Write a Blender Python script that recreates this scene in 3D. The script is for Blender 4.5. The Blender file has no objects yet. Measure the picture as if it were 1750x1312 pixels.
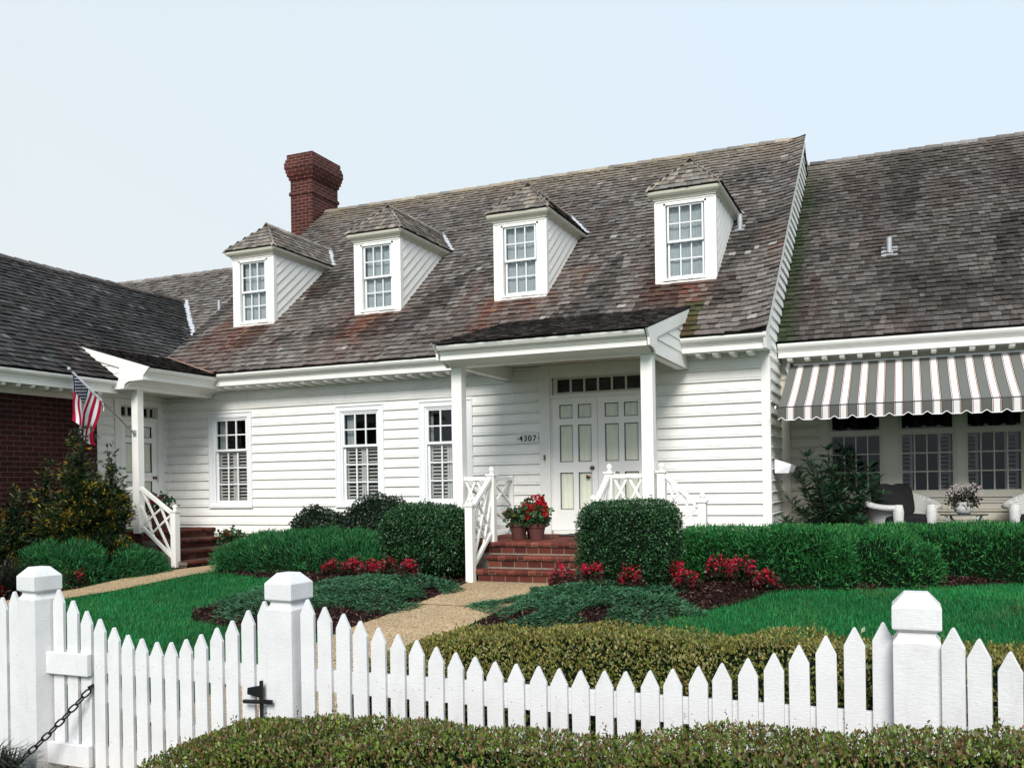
import bpy, math, random
import numpy as np
from mathutils import Vector, Matrix, noise as mnoise
random.seed(7); RNG = np.random.default_rng(7)
R = math.radians
scene = bpy.context.scene
COL = scene.collection

# ------------------------------------------------------------------ materials
def mat(name):
    m = bpy.data.materials.new(name); m.use_nodes = True
    nt = m.node_tree; b = nt.nodes['Principled BSDF']
    return m, nt, b
def N(nt, t, **kw):
    n = nt.nodes.new(t)
    for k, v in kw.items(): setattr(n, k, v)
    return n
def setin(n, **kw):
    for k, v in kw.items(): n.inputs[k.replace('_', ' ')].default_value = v
def ramp(nt, src, stops):
    r = N(nt, 'ShaderNodeValToRGB')
    while len(r.color_ramp.elements) < len(stops): r.color_ramp.elements.new(0.5)
    for e, (p, c) in zip(r.color_ramp.elements, stops): e.position = p; e.color = (*c, 1) if len(c) == 3 else c
    nt.links.new(src, r.inputs[0]); return r.outputs[0]
def coords(nt, kind='Object', scale=(1, 1, 1)):
    tc = N(nt, 'ShaderNodeTexCoord'); mp = N(nt, 'ShaderNodeMapping'); mp.inputs['Scale'].default_value = scale
    nt.links.new(tc.outputs[kind], mp.inputs[0]); return mp.outputs[0]
def noise(nt, vec, scale, detail=4, rough=.6):
    n = N(nt, 'ShaderNodeTexNoise'); n.inputs['Scale'].default_value = scale; n.inputs['Detail'].default_value = detail
    n.inputs['Roughness'].default_value = rough; nt.links.new(vec, n.inputs['Vector']); return n.outputs[0]
def bump(nt, b, h, strength=.3, dist=.01):
    n = N(nt, 'ShaderNodeBump'); n.inputs['Strength'].default_value = strength; n.inputs['Distance'].default_value = dist
    nt.links.new(h, n.inputs['Height']); nt.links.new(n.outputs[0], b.inputs['Normal'])
def mix(nt, fac, a, b, mode='MIX'):
    n = N(nt, 'ShaderNodeMix', data_type='RGBA', blend_type=mode)
    for s, v in ((n.inputs[0], fac), (n.inputs[6], a), (n.inputs[7], b)):
        if hasattr(v, 'links'): nt.links.new(v, s)
        elif isinstance(v, (int, float)): s.default_value = v
        else: s.default_value = (*v, 1)
    return n.outputs[2]

def paint(name, col, rough=.5, vary=.06, sc=3, dirt=0.0, grain=0.0):
    m, nt, b = mat(name); v = coords(nt)
    n1 = noise(nt, v, sc, 5)
    c0 = tuple(x * (1 - vary) for x in col); c1 = tuple(min(1, x * (1 + vary * .4)) for x in col)
    c = ramp(nt, n1, [(.3, c0), (.7, c1)])
    if dirt:
        n2 = noise(nt, coords(nt, scale=(1, 1, .35)), 9, 6, .7)
        f = ramp(nt, n2, [(.55, (0, 0, 0)), (.8, (dirt, dirt, dirt))])
        c = mix(nt, f, c, (.33, .31, .27))
    nt.links.new(c, b.inputs['Base Color']); b.inputs['Roughness'].default_value = rough
    b.inputs['Specular IOR Level'].default_value = .35
    if grain:
        n3 = noise(nt, coords(nt, scale=(25, 25, 160)), 1.0, 3)
        n4 = noise(nt, coords(nt), 60, 3)
        mm = N(nt, 'ShaderNodeMath', operation='ADD'); nt.links.new(n3, mm.inputs[0]); nt.links.new(n4, mm.inputs[1])
        bump(nt, b, mm.outputs[0], grain, .004)
    return m
def flat(name, col, rough=.6, metal=0, spec=.4):
    m, nt, b = mat(name); v = coords(nt); n1 = noise(nt, v, 14, 4)
    c = ramp(nt, n1, [(.3, tuple(x * .8 for x in col)), (.75, tuple(min(1, x * 1.12) for x in col))])
    nt.links.new(c, b.inputs['Base Color']); b.inputs['Roughness'].default_value = rough; b.inputs['Metallic'].default_value = metal
    b.inputs['Specular IOR Level'].default_value = spec
    return m
def tinted(name, rough=.7, streak=0.0, streak_scale=(1, 1, 1), spec=.3, trans=0.0, var=.0, bumpy=0):
    m, nt, b = mat(name)
    a = N(nt, 'ShaderNodeAttribute', attribute_name='tint'); c = a.outputs['Color']
    if streak:
        n = noise(nt, coords(nt, scale=streak_scale), 1.0, 5, .7)
        k = ramp(nt, n, [(.25, (1 - streak,) * 3), (.75, (1 + streak * .7,) * 3)])
        c = mix(nt, 1.0, c, k, 'MULTIPLY')
        if bumpy: bump(nt, b, n, bumpy, .004)
    nt.links.new(c, b.inputs['Base Color']); b.inputs['Roughness'].default_value = rough
    b.inputs['Specular IOR Level'].default_value = spec
    if trans:
        out = nt.nodes['Material Output']; t = N(nt, 'ShaderNodeBsdfTranslucent'); nt.links.new(c, t.inputs[0])
        ms = N(nt, 'ShaderNodeMixShader'); ms.inputs[0].default_value = trans
        nt.links.new(b.outputs[0], ms.inputs[1]); nt.links.new(t.outputs[0], ms.inputs[2]); nt.links.new(ms.outputs[0], out.inputs[0])
    return m

M = {}
M['white'] = paint('white_paint', (.80, .795, .76), .5, .05, 4, .10, .12)
M['siding'] = paint('siding_paint', (.83, .825, .795), .55, .07, 2.2, .25, .10)
M['fence'] = paint('fence_paint', (.665, .665, .68), .5, .08, 5, .36, .36)
M['doorwhite'] = paint('door_paint', (.86, .86, .84), .4, .03, 4, .05)
M['sash'] = paint('sash_paint', (.76, .775, .79), .4, .04)
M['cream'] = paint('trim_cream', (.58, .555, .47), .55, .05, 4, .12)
M['shingle'] = tinted('cedar_shingle', .85, .42, (38, 9, 9), .15, bumpy=.5)
M['shingle_y'] = tinted('cedar_shingle_wing', .85, .42, (9, 38, 9), .15, bumpy=.5)
M['deck'] = flat('roof_deck', (.03, .027, .025), .9)
M['lead'] = flat('lead_flashing', (.55, .58, .62), .5, .3)
M['leaf'] = tinted('leaf', .45, spec=.45, trans=.22)
M['waxy'] = tinted('waxy_leaf', .42, spec=.4, trans=.12)
M['needle'] = tinted('juniper_needle', .6, spec=.25, trans=.2)
M['petal'] = tinted('petal', .55, spec=.25, trans=.25)
M['grass'] = tinted('grass_blade', .55, spec=.25, trans=.3)
M['core'] = flat('shade_core', (.006, .012, .006), 1, spec=0)  # near-black shells added inside bushes to block light and paint inner shade
M['stem'] = flat('stem', (.05, .035, .02), .8)
M['iron'] = flat('black_iron', (.012, .013, .015), .45, .3)
M['brass'] = flat('aged_brass', (.16, .10, .05), .3, .9)
M['galv'] = flat('galvanised', (.42, .43, .45), .5, .5)
M['terra'] = flat('terracotta', (.10, .034, .028), .85)
M['cushion'] = flat('dark_cushion', (.018, .018, .02), .95, spec=.1)
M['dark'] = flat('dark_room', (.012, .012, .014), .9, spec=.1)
M['curtain'] = paint('sheer_curtain', (.58, .635, .66), .9, .10, 6)
M['doorcurtain'] = paint('door_curtain', (.88, .87, .75), .9, .06, 7)
M['rubber'] = flat('mat_fibre', (.03, .027, .025), 1)
M['tile'] = flat('number_tile', (.78, .78, .74), .4)
M['ink'] = flat('black_figures', (.015, .015, .015), .5)
M['brickstep'] = tinted('step_brick', .85, .35, (30, 30, 30), .2, bumpy=.5)
M['cloth'] = tinted('awning_cloth', .85, .10, (60, 60, 60), .15, trans=.02)
M['flagcloth'] = tinted('flag_cloth', .8, spec=.15, trans=.25)
M['chips'] = tinted('bark_chip', .9, spec=.15)
M['slat_shade'] = flat('white_slat_shaded', (.30, .30, .29), .7)  # white louvres of the wing windows, greyed to paint the shade behind glass
M['nail'] = flat('rusty_nail', (.10, .085, .075), .8)
M['lamp'] = paint('lamp_white', (.75, .77, .8), .35, .03)

def wicker():
    m, nt, b = mat('white_wicker'); v = coords(nt, scale=(70, 70, 70))
    w = N(nt, 'ShaderNodeTexChecker'); w.inputs['Scale'].default_value = 1; nt.links.new(v, w.inputs[0])
    c = mix(nt, w.outputs[1], (.72, .72, .70), (.45, .45, .44)); nt.links.new(c, b.inputs['Base Color']); bump(nt, b, w.outputs[1], .7, .006)
    b.inputs['Roughness'].default_value = .6; return m
M['wicker'] = wicker()
def brick(name, c1, c2, mo):
    m, nt, b = mat(name); uv = coords(nt, 'UV')
    t = N(nt, 'ShaderNodeTexBrick'); nt.links.new(uv, t.inputs['Vector'])
    setin(t, Color1=(*c1, 1), Color2=(*c2, 1), Mortar=(*mo, 1), Scale=1.0)
    t.inputs['Mortar Size'].default_value = .006; t.inputs['Brick Width'].default_value = .215; t.inputs['Row Height'].default_value = .076
    t.inputs['Mortar Smooth'].default_value = .15; t.inputs['Bias'].default_value = -.1
    n = noise(nt, uv, 25, 6, .75); n2 = noise(nt, uv, 1.4, 3)
    c = mix(nt, 1.0, t.outputs[0], ramp(nt, n, [(.2, (.55, .55, .55)), (.8, (1.25, 1.2, 1.15))]), 'MULTIPLY')
    c = mix(nt, 1.0, c, ramp(nt, n2, [(.3, (.75, .75, .75)), (.7, (1.15, 1.15, 1.15))]), 'MULTIPLY')
    nt.links.new(c, b.inputs['Base Color']); b.inputs['Roughness'].default_value = .9; b.inputs['Specular IOR Level'].default_value = .15
    mm = N(nt, 'ShaderNodeMath', operation='SUBTRACT'); nt.links.new(n, mm.inputs[0]); nt.links.new(t.outputs[1], mm.inputs[1]); bump(nt, b, mm.outputs[0], .8, .008)
    return m
M['brick'] = brick('red_brick', (.07, .019, .017), (.108, .027, .022), (.21, .17, .15)); M['brickwing_shade'] = brick('red_brick_shaded', (.026, .008, .008), (.044, .012, .011), (.085, .06, .055))  # wing wall: same red brick with its shade painted into darker colours
def glass(name, ior):
    m, nt, b = mat(name); nt.nodes.remove(b); out = nt.nodes['Material Output']
    tr = N(nt, 'ShaderNodeBsdfTransparent'); tr.inputs[0].default_value = (.95, .97, .97, 1)
    gl = N(nt, 'ShaderNodeBsdfGlossy'); gl.inputs['Roughness'].default_value = .02
    nz = noise(nt, coords(nt), 2.2, 2); bp = N(nt, 'ShaderNodeBump'); bp.inputs['Strength'].default_value = .12; bp.inputs['Distance'].default_value = .02
    nt.links.new(nz, bp.inputs['Height']); nt.links.new(bp.outputs[0], gl.inputs['Normal'])
    fr = N(nt, 'ShaderNodeFresnel'); fr.inputs[0].default_value = ior
    ms = N(nt, 'ShaderNodeMixShader'); nt.links.new(fr.outputs[0], ms.inputs[0]); nt.links.new(tr.outputs[0], ms.inputs[1]); nt.links.new(gl.outputs[0], ms.inputs[2])
    nt.links.new(ms.outputs[0], out.inputs[0]); return m
M['glass'] = glass('window_glass', 1.56); M['doorglass'] = glass('door_glass', 1.32); M['wingglass'] = glass('shaded_glass', 1.42)
def aggregate():
    m, nt, b = mat('exposed_aggregate'); v = coords(nt)
    vo = N(nt, 'ShaderNodeTexVoronoi'); vo.inputs['Scale'].default_value = 58; nt.links.new(v, vo.inputs['Vector'])
    hue = ramp(nt, vo.outputs['Color'], [(.0, (.24, .15, .08)), (.3, (.46, .33, .19)), (.7, (.56, .43, .27)), (1, (.64, .55, .41))])
    edge = ramp(nt, vo.outputs['Distance'], [(.25, (1.05, 1.05, 1.05)), (.75, (.46, .42, .38))])
    c = mix(nt, 1.0, hue, edge, 'MULTIPLY')
    c = mix(nt, 1.0, c, ramp(nt, noise(nt, v, 1.3, 5), [(.3, (.82, .8, .78)), (.7, (1.12, 1.1, 1.05))]), 'MULTIPLY')
    nt.links.new(c, b.inputs['Base Color']); b.inputs['Roughness'].default_value = .85; bump(nt, b, vo.outputs['Distance'], -.5, .006); return m
M['path'] = aggregate()
def soil(name, a, c_, sc):
    m, nt, b = mat(name); v = coords(nt); n1 = noise(nt, v, sc, 8, .75)
    c = ramp(nt, n1, [(.3, a), (.7, c_)]); nt.links.new(c, b.inputs['Base Color']); b.inputs['Roughness'].default_value = 1
    b.inputs['Specular IOR Level'].default_value = .05; bump(nt, b, n1, .8, .03); return m
M['lawn'] = soil('lawn_soil', (.008, .05, .016), (.014, .09, .028), 9)
M['mulch'] = soil('mulch_bed', (.006, .004, .004), (.03, .014, .012), 30)
M['patio'] = soil('patio_floor', (.12, .045, .035), (.2, .08, .06), 12)

# ------------------------------------------------------------------ mesh builder
def top_of(o):
    while o.parent: o = o.parent
    return o
def link(o, parent):
    COL.objects.link(o)
    if parent is not None: o.parent = parent
    return o
class MB:
    def __init__(s): s.v = []; s.f = []; s.c = []
    def add(s, vs, fs, col=None):
        n = len(s.v); s.v.extend(vs); s.f.extend([tuple(i + n for i in f) for f in fs]); s.c.extend([col] * len(fs))
    def box(s, x0, x1, y0, y1, z0, z1, col=None):
        s.add([(x0, y0, z0), (x1, y0, z0), (x1, y1, z0), (x0, y1, z0), (x0, y0, z1), (x1, y0, z1), (x1, y1, z1), (x0, y1, z1)],
              [(0, 3, 2, 1), (4, 5, 6, 7), (0, 1, 5, 4), (1, 2, 6, 5), (2, 3, 7, 6), (3, 0, 4, 7)], col)
    def hexa(s, b, t, col=None):
        s.add(list(b) + list(t), [(0, 3, 2, 1), (4, 5, 6, 7), (0, 1, 5, 4), (1, 2, 6, 5), (2, 3, 7, 6), (3, 0, 4, 7)], col)
    def bar(s, p, q, w, h, up=(0, 0, 1), col=None):
        p, q, up = Vector(p), Vector(q), Vector(up); d = (q - p).normalized(); sd = d.cross(up).normalized(); u = sd.cross(d)
        o = [(-w / 2, -h / 2), (w / 2, -h / 2), (w / 2, h / 2), (-w / 2, h / 2)]
        s.hexa([tuple(p + sd * a + u * b) for a, b in o], [tuple(q + sd * a + u * b) for a, b in o], col)
    def extr(s, prof, fn0, fn1, col=None, cap=True):
        n = len(prof); s.add([fn0(*p) for p in prof] + [fn1(*p) for p in prof],
              [(i, (i + 1) % n, n + (i + 1) % n, n + i) for i in range(n)] + ([tuple(range(n - 1, -1, -1)), tuple(range(n, 2 * n))] if cap else []), col)
    def tube(s, path, r, n=8, col=None, cap=True):
        path = [Vector(p) for p in path]; rs = r if isinstance(r, (list, tuple)) else [r] * len(path); vs = []
        for i, p in enumerate(path):
            d = (path[min(i + 1, len(path) - 1)] - path[max(i - 1, 0)]).normalized()
            a = d.orthogonal().normalized() if abs(d.z) > .95 else d.cross(Vector((0, 0, 1))).normalized(); b = d.cross(a)
            for k in range(n): t = 2 * math.pi * k / n; vs.append(tuple(p + (a * math.cos(t) + b * math.sin(t)) * rs[i]))
        fs = [(i * n + k, i * n + (k + 1) % n, (i + 1) * n + (k + 1) % n, (i + 1) * n + k) for i in range(len(path) - 1) for k in range(n)]
        if cap: fs += [tuple(range(n - 1, -1, -1)), tuple(range((len(path) - 1) * n, len(path) * n))]
        s.add(vs, fs, col)
    def lathe(s, prof, c, n=20, col=None):
        vs = []; 
        for r, z in prof:
            for k in range(n): t = 2 * math.pi * k / n; vs.append((c[0] + r * math.cos(t), c[1] + r * math.sin(t), c[2] + z))
        fs = [(i * n + k, i * n + (k + 1) % n, (i + 1) * n + (k + 1) % n, (i + 1) * n + k) for i in range(len(prof) - 1) for k in range(n)]
        fs += [tuple(range(n - 1, -1, -1)), tuple(range((len(prof) - 1) * n, len(prof) * n))]
        s.add(vs, fs, col)
    def build(s, name, m, parent=None, smooth=False, uv=False, bevel=0):
        me = bpy.data.meshes.new(name); o = bpy.data.objects.new(name, me)
        off = top_of(parent).location if parent is not None else Vector((0, 0, 0))
        vs = np.array(s.v, dtype=np.float64) - np.array(off)
        me.from_pydata(vs.tolist(), [], s.f); me.materials.append(m)
        if any(c == 'nail' for c in s.c):
            me.materials.append(M['nail'])
            for i, c in enumerate(s.c):
                if c == 'nail': me.polygons[i].material_index = 1
        elif any(c is not None for c in s.c):
            a = me.attributes.new('tint', 'FLOAT_COLOR', 'FACE'); arr = np.ones((len(s.f), 4), np.float32)
            for i, c in enumerate(s.c):
                if c is not None: arr[i, :3] = c[:3]
            a.data.foreach_set('color', arr.ravel())
        if uv:
            l = me.uv_layers.new(name='UVMap')
            for p in me.polygons:
                nn = [abs(x) for x in p.normal]; ax = nn.index(max(nn))
                for li in p.loop_indices:
                    w = s.v[me.loops[li].vertex_index]
                    l.data[li].uv = ((w[1], w[2]) if ax == 0 else (w[0], w[2]) if ax == 1 else (w[0], w[1]))
        if smooth: me.polygons.foreach_set('use_smooth', [True] * len(me.polygons))
        if bevel:
            md = o.modifiers.new('bevel', 'BEVEL'); md.width = bevel; md.segments = 2; md.limit_method = 'ANGLE'
        return link(o, parent)
def quads(name, verts, tint, m, parent=None, k=4):
    """many separate k-sided leaves as one mesh: verts (n,k,3), tint (n,3)"""
    n = len(verts); me = bpy.data.meshes.new(name); o = bpy.data.objects.new(name, me)
    off = np.array(top_of(parent).location) if parent is not None else np.zeros(3)
    me.vertices.add(n * k); me.vertices.foreach_set('co', (verts - off).reshape(-1).astype(np.float32))
    me.loops.add(n * k); me.loops.foreach_set('vertex_index', np.arange(n * k, dtype=np.int32))
    me.polygons.add(n); me.polygons.foreach_set('loop_start', np.arange(0, n * k, k, dtype=np.int32))
    me.update(calc_edges=True); me.validate()
    a = me.attributes.new('tint', 'FLOAT_COLOR', 'FACE'); c = np.ones((n, 4), np.float32); c[:, :3] = tint; a.data.foreach_set('color', c.ravel())
    me.materials.append(m); return link(o, parent)
def thing(name, label, cat, loc=(0, 0, 0), group=None):
    o = bpy.data.objects.new(name, None); o.empty_display_size = .2; COL.objects.link(o); o.location = loc
    o['label'] = label; o['category'] = cat
    if group: o['group'] = group
    return o
def struct(o, kind='structure', label=None):
    o['kind'] = kind
    if label: o['label'] = label
    return o

# ------------------------------------------------------------------ terrain
ZK = ([-60, -20, -9.6, -8.6, -2.6, 60], [-.6, -.56, -.52, -.45, .06, .07])
def zg(y): return float(np.interp(y, *ZK))
def mound(x, y, rows, amt):
    ys = [r[0] for r in rows]; a = np.interp(y, ys, [r[1] for r in rows]); b = np.interp(y, ys, [r[2] for r in rows])
    d = np.clip(np.minimum(np.minimum(x - a, b - x), np.minimum(y - ys[0], 9)) / .55, 0, 1); return amt * d * d * (3 - 2 * d)
def sheet(name, m, rows, lift, amt=0, nc=1):
    """rows: (y, x0, x1) from near to far; follows the ground"""
    ys = [r[0] for r in rows]; yy = sorted(set(list(np.linspace(ys[0], ys[-1], 60)) + [k for k in ZK[0] if ys[0] < k < ys[-1]] + ys))
    a = np.interp(yy, ys, [r[1] for r in rows]); b = np.interp(yy, ys, [r[2] for r in rows]); mb = MB()
    vs = []
    for y, x0, x1 in zip(yy, a, b): vs += [(x0 + (x1 - x0) * k / nc, y, zg(y) + lift + (float(mound(x0 + (x1 - x0) * k / nc, y, rows, amt)) if amt else 0)) for k in range(nc + 1)]
    w = nc + 1; mb.add(vs, [(w * i + k, w * i + k + 1, w * i + w + k + 1, w * i + w + k) for i in range(len(yy) - 1) for k in range(nc)]); return mb.build(name, m)
mb = MB(); yy = ZK[0]; 
mb.add([(x, y, zg(y)) for y in yy for x in (-90, 90)], [(2 * i, 2 * i + 1, 2 * i + 3, 2 * i + 2) for i in range(len(yy) - 1)])
struct(mb.build('lawn', M['lawn']), label='green lawn ground sloping gently up to the house')
PATH = [(-9.2, -4.95, -3.25), (-8.6, -4.95, -3.3), (-7.4, -5.1, -3.75), (-6.4, -5.22, -4.0), (-5.1, -5.27, -4.1), (-4.5, -5.2, -4.08), (-3.5, -5.13, -4.0), (-2.6, -5.13, -3.75), (-2.2, -5.13, -3.5)]
struct(sheet('path', M['path'], PATH, .012), label='tan pebbled path from the gate to the brick steps')
SIDEP = [(-9.0, -13.2, -12.2), (-6.5, -11.7, -10.9), (-4.6, -10.75, -10.1), (-3.8, -10.45, -9.75), (-2.4, -10.4, -9.5), (-1.0, -10.35, -9.45), (0.0, -10.35, -9.45)]
for jy in (-3.9, -6.2):
    struct(sheet('path_joint', M['deck'], [(jy - .008, float(np.interp(jy, [r[0] for r in PATH], [r[1] for r in PATH])), float(np.interp(jy, [r[0] for r in PATH], [r[2] for r in PATH]))), (jy + .008, float(np.interp(jy, [r[0] for r in PATH], [r[1] for r in PATH])), float(np.interp(jy, [r[0] for r in PATH], [r[2] for r in PATH])))], .015))
struct(sheet('side_path', M['path'], SIDEP, .012), label='narrow pebbled side path to the left brick steps')
BEDR = [(-4.95, -4.0, -3.3), (-4.6, -4.08, -2.6), (-4.5, -4.08, -2.5), (-3.32, -3.95, -1.7), (-2.5, -3.7, -1.35), (-2.1, -3.45, -.4), (-1.9, -3.45, .0), (-1.0, -3.45, 1.25), (-.75, -3.45, 6.5), (.1, -3.45, 6.5)]
struct(sheet('mulch_bed', M['mulch'], BEDR, .006, .06, 24), label='dark bark mulch bed right of the steps')
BEDL = [(-5.35, -6.4, -5.2), (-5.1, -7.3, -5.25), (-4.6, -7.75, -5.18), (-3.6, -7.2, -5.11), (-3.0, -7.25, -5.11), (-2.6, -8.6, -5.11), (-2.35, -9.45, -5.11), (-1.9, -9.45, -5.11), (0.0, -9.45, -5.75)]
struct(sheet('mulch_bed', M['mulch'], BEDL, .006, .06, 16), label='dark bark mulch bed left of the steps')
BEDF = [(-6.0, -14.0, -11.6), (-4.6, -12.5, -10.8), (-3.8, -12.5, -10.48), (-2.4, -12.5, -10.42), (0.0, -12.5, -10.38)]
struct(sheet('mulch_bed', M['mulch'], BEDF, .006), label='shaded mulch bed along the brick wing')
mb = MB(); mb.box(-1.72, 6.5, .12, 1.28, .0, .37); struct(mb.build('patio', M['patio']), label='raised patio floor under the striped awning')

def inrows(rows, x, y):
    ys = [r[0] for r in rows]; a = np.interp(y, ys, [r[1] for r in rows]); b = np.interp(y, ys, [r[2] for r in rows])
    return (y > ys[0]) & (y < ys[-1]) & (x > a) & (x < b)
# bark chips
def chips(n, rows, amt=0):
    ys = [r[0] for r in rows]; y = RNG.uniform(ys[0], ys[-1], n * 3); x = RNG.uniform(min(r[1] for r in rows), min(4, max(r[2] for r in rows)), n * 3)
    k = inrows(rows, x, y); x, y = x[k][:n], y[k][:n]; n = len(x); z = np.interp(y, *ZK) + RNG.uniform(.006, .035, n) + (mound(x, y, rows, amt) if amt else 0)
    th = RNG.uniform(0, 2 * np.pi, n); L = RNG.uniform(.008, .030, n); W = RNG.uniform(.003, .008, n); tl = RNG.normal(0, .45, n)
    d = np.stack([np.cos(th) * np.cos(tl), np.sin(th) * np.cos(tl), np.sin(tl)], 1) * L[:, None]; w = np.stack([-np.sin(th), np.cos(th), RNG.normal(0, .5, n)], 1) * W[:, None]
    p = np.stack([x, y, z], 1); V = np.stack([p - d - w, p + d - w, p + d + w, p - d + w], 1)
    base = np.array([[.036, .015, .013], [.06, .026, .021], [.018, .010, .009], [.11, .062, .05], [.028, .014, .013]])[RNG.integers(0, 5, n)]
    return V, base * RNG.uniform(.6, 1.3, (n, 1))
cv = [chips(22000, BEDR, .06), chips(16000, BEDL, .06), chips(4000, BEDF)]
struct(quads('mulch', np.concatenate([c[0] for c in cv]), np.concatenate([c[1] for c in cv]), M['chips']), 'stuff', 'loose reddish bark chips covering the planting beds')
# grass
def grass(n, x0, x1, y0, y1, skip, extra=None):
    x = RNG.uniform(x0, x1, n); y = RNG.uniform(y0, y1, n); k = np.ones(n, bool)
    for r in skip:
        k &= ~inrows(r, x + RNG.normal(0, .035, n), y + RNG.normal(0, .035, n))
    x, y = x[k], y[k]; n = len(x); z = np.interp(y, *ZK)
    h = RNG.uniform(.025, .055, n); th = RNG.uniform(0, 2 * np.pi, n); ln = RNG.uniform(.0, .045, n); w = RNG.uniform(.0025, .0045, n)
    p = np.stack([x, y, z], 1); wv = np.stack([np.cos(th + 1.57), np.sin(th + 1.57), 0 * th], 1) * w[:, None]
    tip = p + np.stack([np.cos(th) * ln, np.sin(th) * ln, h], 1)
    pn = np.array([mnoise.noise((a * .7, b * .7, 3.1)) for a, b in zip(x, y)]); pf = np.array([mnoise.noise((a * 5, b * 5, 7)) for a, b in zip(x, y)])
    g = np.array([.018, .185, .050])[None] * (1 + .45 * pn[:, None] + .3 * pf[:, None]) * RNG.uniform(.65, 1.35, (n, 1))
    p3_ = np.array([mnoise.noise((a * 1.6, b * 1.6, 21)) for a, b in zip(x, y)]); g[:, 0] *= 1 + 1.6 * np.clip(p3_, 0, 1); dry = RNG.random(n) < (.02 + .10 * np.clip(pf, 0, 1) + .45 * np.clip(p3_ - .32, 0, 1)); g[dry] = np.array([.10, .10, .03]) * RNG.uniform(.6, 1.2, (dry.sum(), 1))
    return np.stack([p - wv, p + wv, tip], 1), np.clip(g, 0, 1)
gv = [grass(170000, -4.1, 3.2, -8.4, -.75, [BEDR, PATH]), grass(100000, -10.9, -5.0, -8.6, -2.2, [BEDL, PATH, SIDEP, BEDF])]
struct(quads('grass', np.concatenate([c[0] for c in gv]), np.concatenate([c[1] for c in gv]), M['grass'], k=3), 'stuff', 'short mown green grass blades of the lawns')

# ------------------------------------------------------------------ house helpers
class Fr:
    def __init__(s, o, U, Nn): s.o = Vector(o); s.U = Vector(U); s.N = Vector(Nn)
    def __call__(s, u, w, z): return tuple(s.o + s.U * u + s.N * w + Vector((0, 0, z)))
    def box(s, mb, u0, u1, w0, w1, z0, z1, col=None):
        mb.hexa([s(u0, w0, z0), s(u1, w0, z0), s(u1, w1, z0), s(u0, w1, z0)], [s(u0, w0, z1), s(u1, w0, z1), s(u1, w1, z1), s(u0, w1, z1)], col)
SPROF = [(.005, .156), (.020, .040), (.008, .036), (.008, .027), (.027, .022), (.035, .014), (.033, .004), (.020, .0), (.004, .0)]
def clip_prof(prof, a, b):
    out = []
    for i in range(len(prof)):
        w, z = prof[i]
        if i:
            w0, z0 = prof[i - 1]
            for lim in (b, a):
                if (z0 - lim) * (z - lim) < 0: t = (z0 - lim) / (z0 - z); out.append((w0 + (w - w0) * t, lim))
        if a - 1e-6 <= z <= b + 1e-6: out.append((w, z))
    return out
def siding(mb, fr, u0, u1, z0, z1, ops=(), zoff=.043, pitch=.1562):
    us = sorted(set([u0, u1] + [min(max(x, u0), u1) for o in ops for x in o[:2]]))
    k0 = int(math.floor((z0 - zoff) / pitch)); k1 = int(math.ceil((z1 - zoff) / pitch))
    for k, uA, uB in [(k, ua, ub) for ua, ub in zip(us[:-1], us[1:]) if ub - ua > 1e-4 for k in range(k0, k1)]:
        um = (uA + uB) / 2; blk = [(o[2], o[3]) for o in ops if o[0] < um < o[1]]; cuts = [uA]; x = uA + ((k * 1.37) % 3.1) + .5
        while x < uB - .35: cuts += [x - .0012, x + .0012]; x += 2.4 + (k * .83) % 1.5
        cuts.append(uB)
        for ua, ub in zip(cuts[::2], cuts[1::2]):
            zb = zoff + k * pitch; rs = [(max(zb, z0), min(zb + pitch, z1))]
            for a, b in blk:
                nr = []
                for r in rs:
                    if b <= r[0] or a >= r[1]: nr.append(r)
                    else:
                        if r[0] < a: nr.append((r[0], a))
                        if r[1] > b: nr.append((b, r[1]))
                rs = nr
            for a, b in rs:
                if b - a < .004: continue
                j = random.uniform(-.0012, .0012); pr = [(w + j, z + zb) for w, z in SPROF]; pr = clip_prof(pr, a, b)
                if len(pr) < 2: continue
                pr = pr + [(-.02, pr[-1][1]), (-.02, pr[0][1])]
                mb.extr(pr, lambda w, z: fr(ua, w, z), lambda w, z: fr(ub, w, z))
def casing(mb, fr, u0, u1, z0, z1, w=.115, sill=True, proud=.03):
    # stepped flat casing round an opening (outer u0..u1, z0..z1)
    fr.box(mb, u0, u0 + w, -.02, proud, z0, z1); fr.box(mb, u1 - w, u1, -.02, proud, z0, z1); fr.box(mb, u0 + w, u1 - w, -.02, proud, z1 - w, z1)
    e = .022
    fr.box(mb, u0 - .002, u0 + e, proud, proud + .014, z0, z1 + .004); fr.box(mb, u1 - e, u1 + .002, proud, proud + .014, z0, z1 + .004); fr.box(mb, u0 + e, u1 - e, proud, proud + .014, z1 - e, z1 + .004)
    i = .03
    fr.box(mb, u0 + w - .012, u0 + w + i, -.06, .012, z0 + .05, z1 - w); fr.box(mb, u1 - w - i, u1 - w + .012, -.06, .012, z0 + .05, z1 - w); fr.box(mb, u0 + w + i, u1 - w - i, -.06, .012, z1 - w - i, z1 - w + .01)
    if sill: fr.box(mb, u0 + w, u1 - w, -.06, .024, z0, z0 + .05); fr.box(mb, u0 - .002, u1 + .002, -.02, .05, z0 - .022, z0 + .03)
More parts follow.
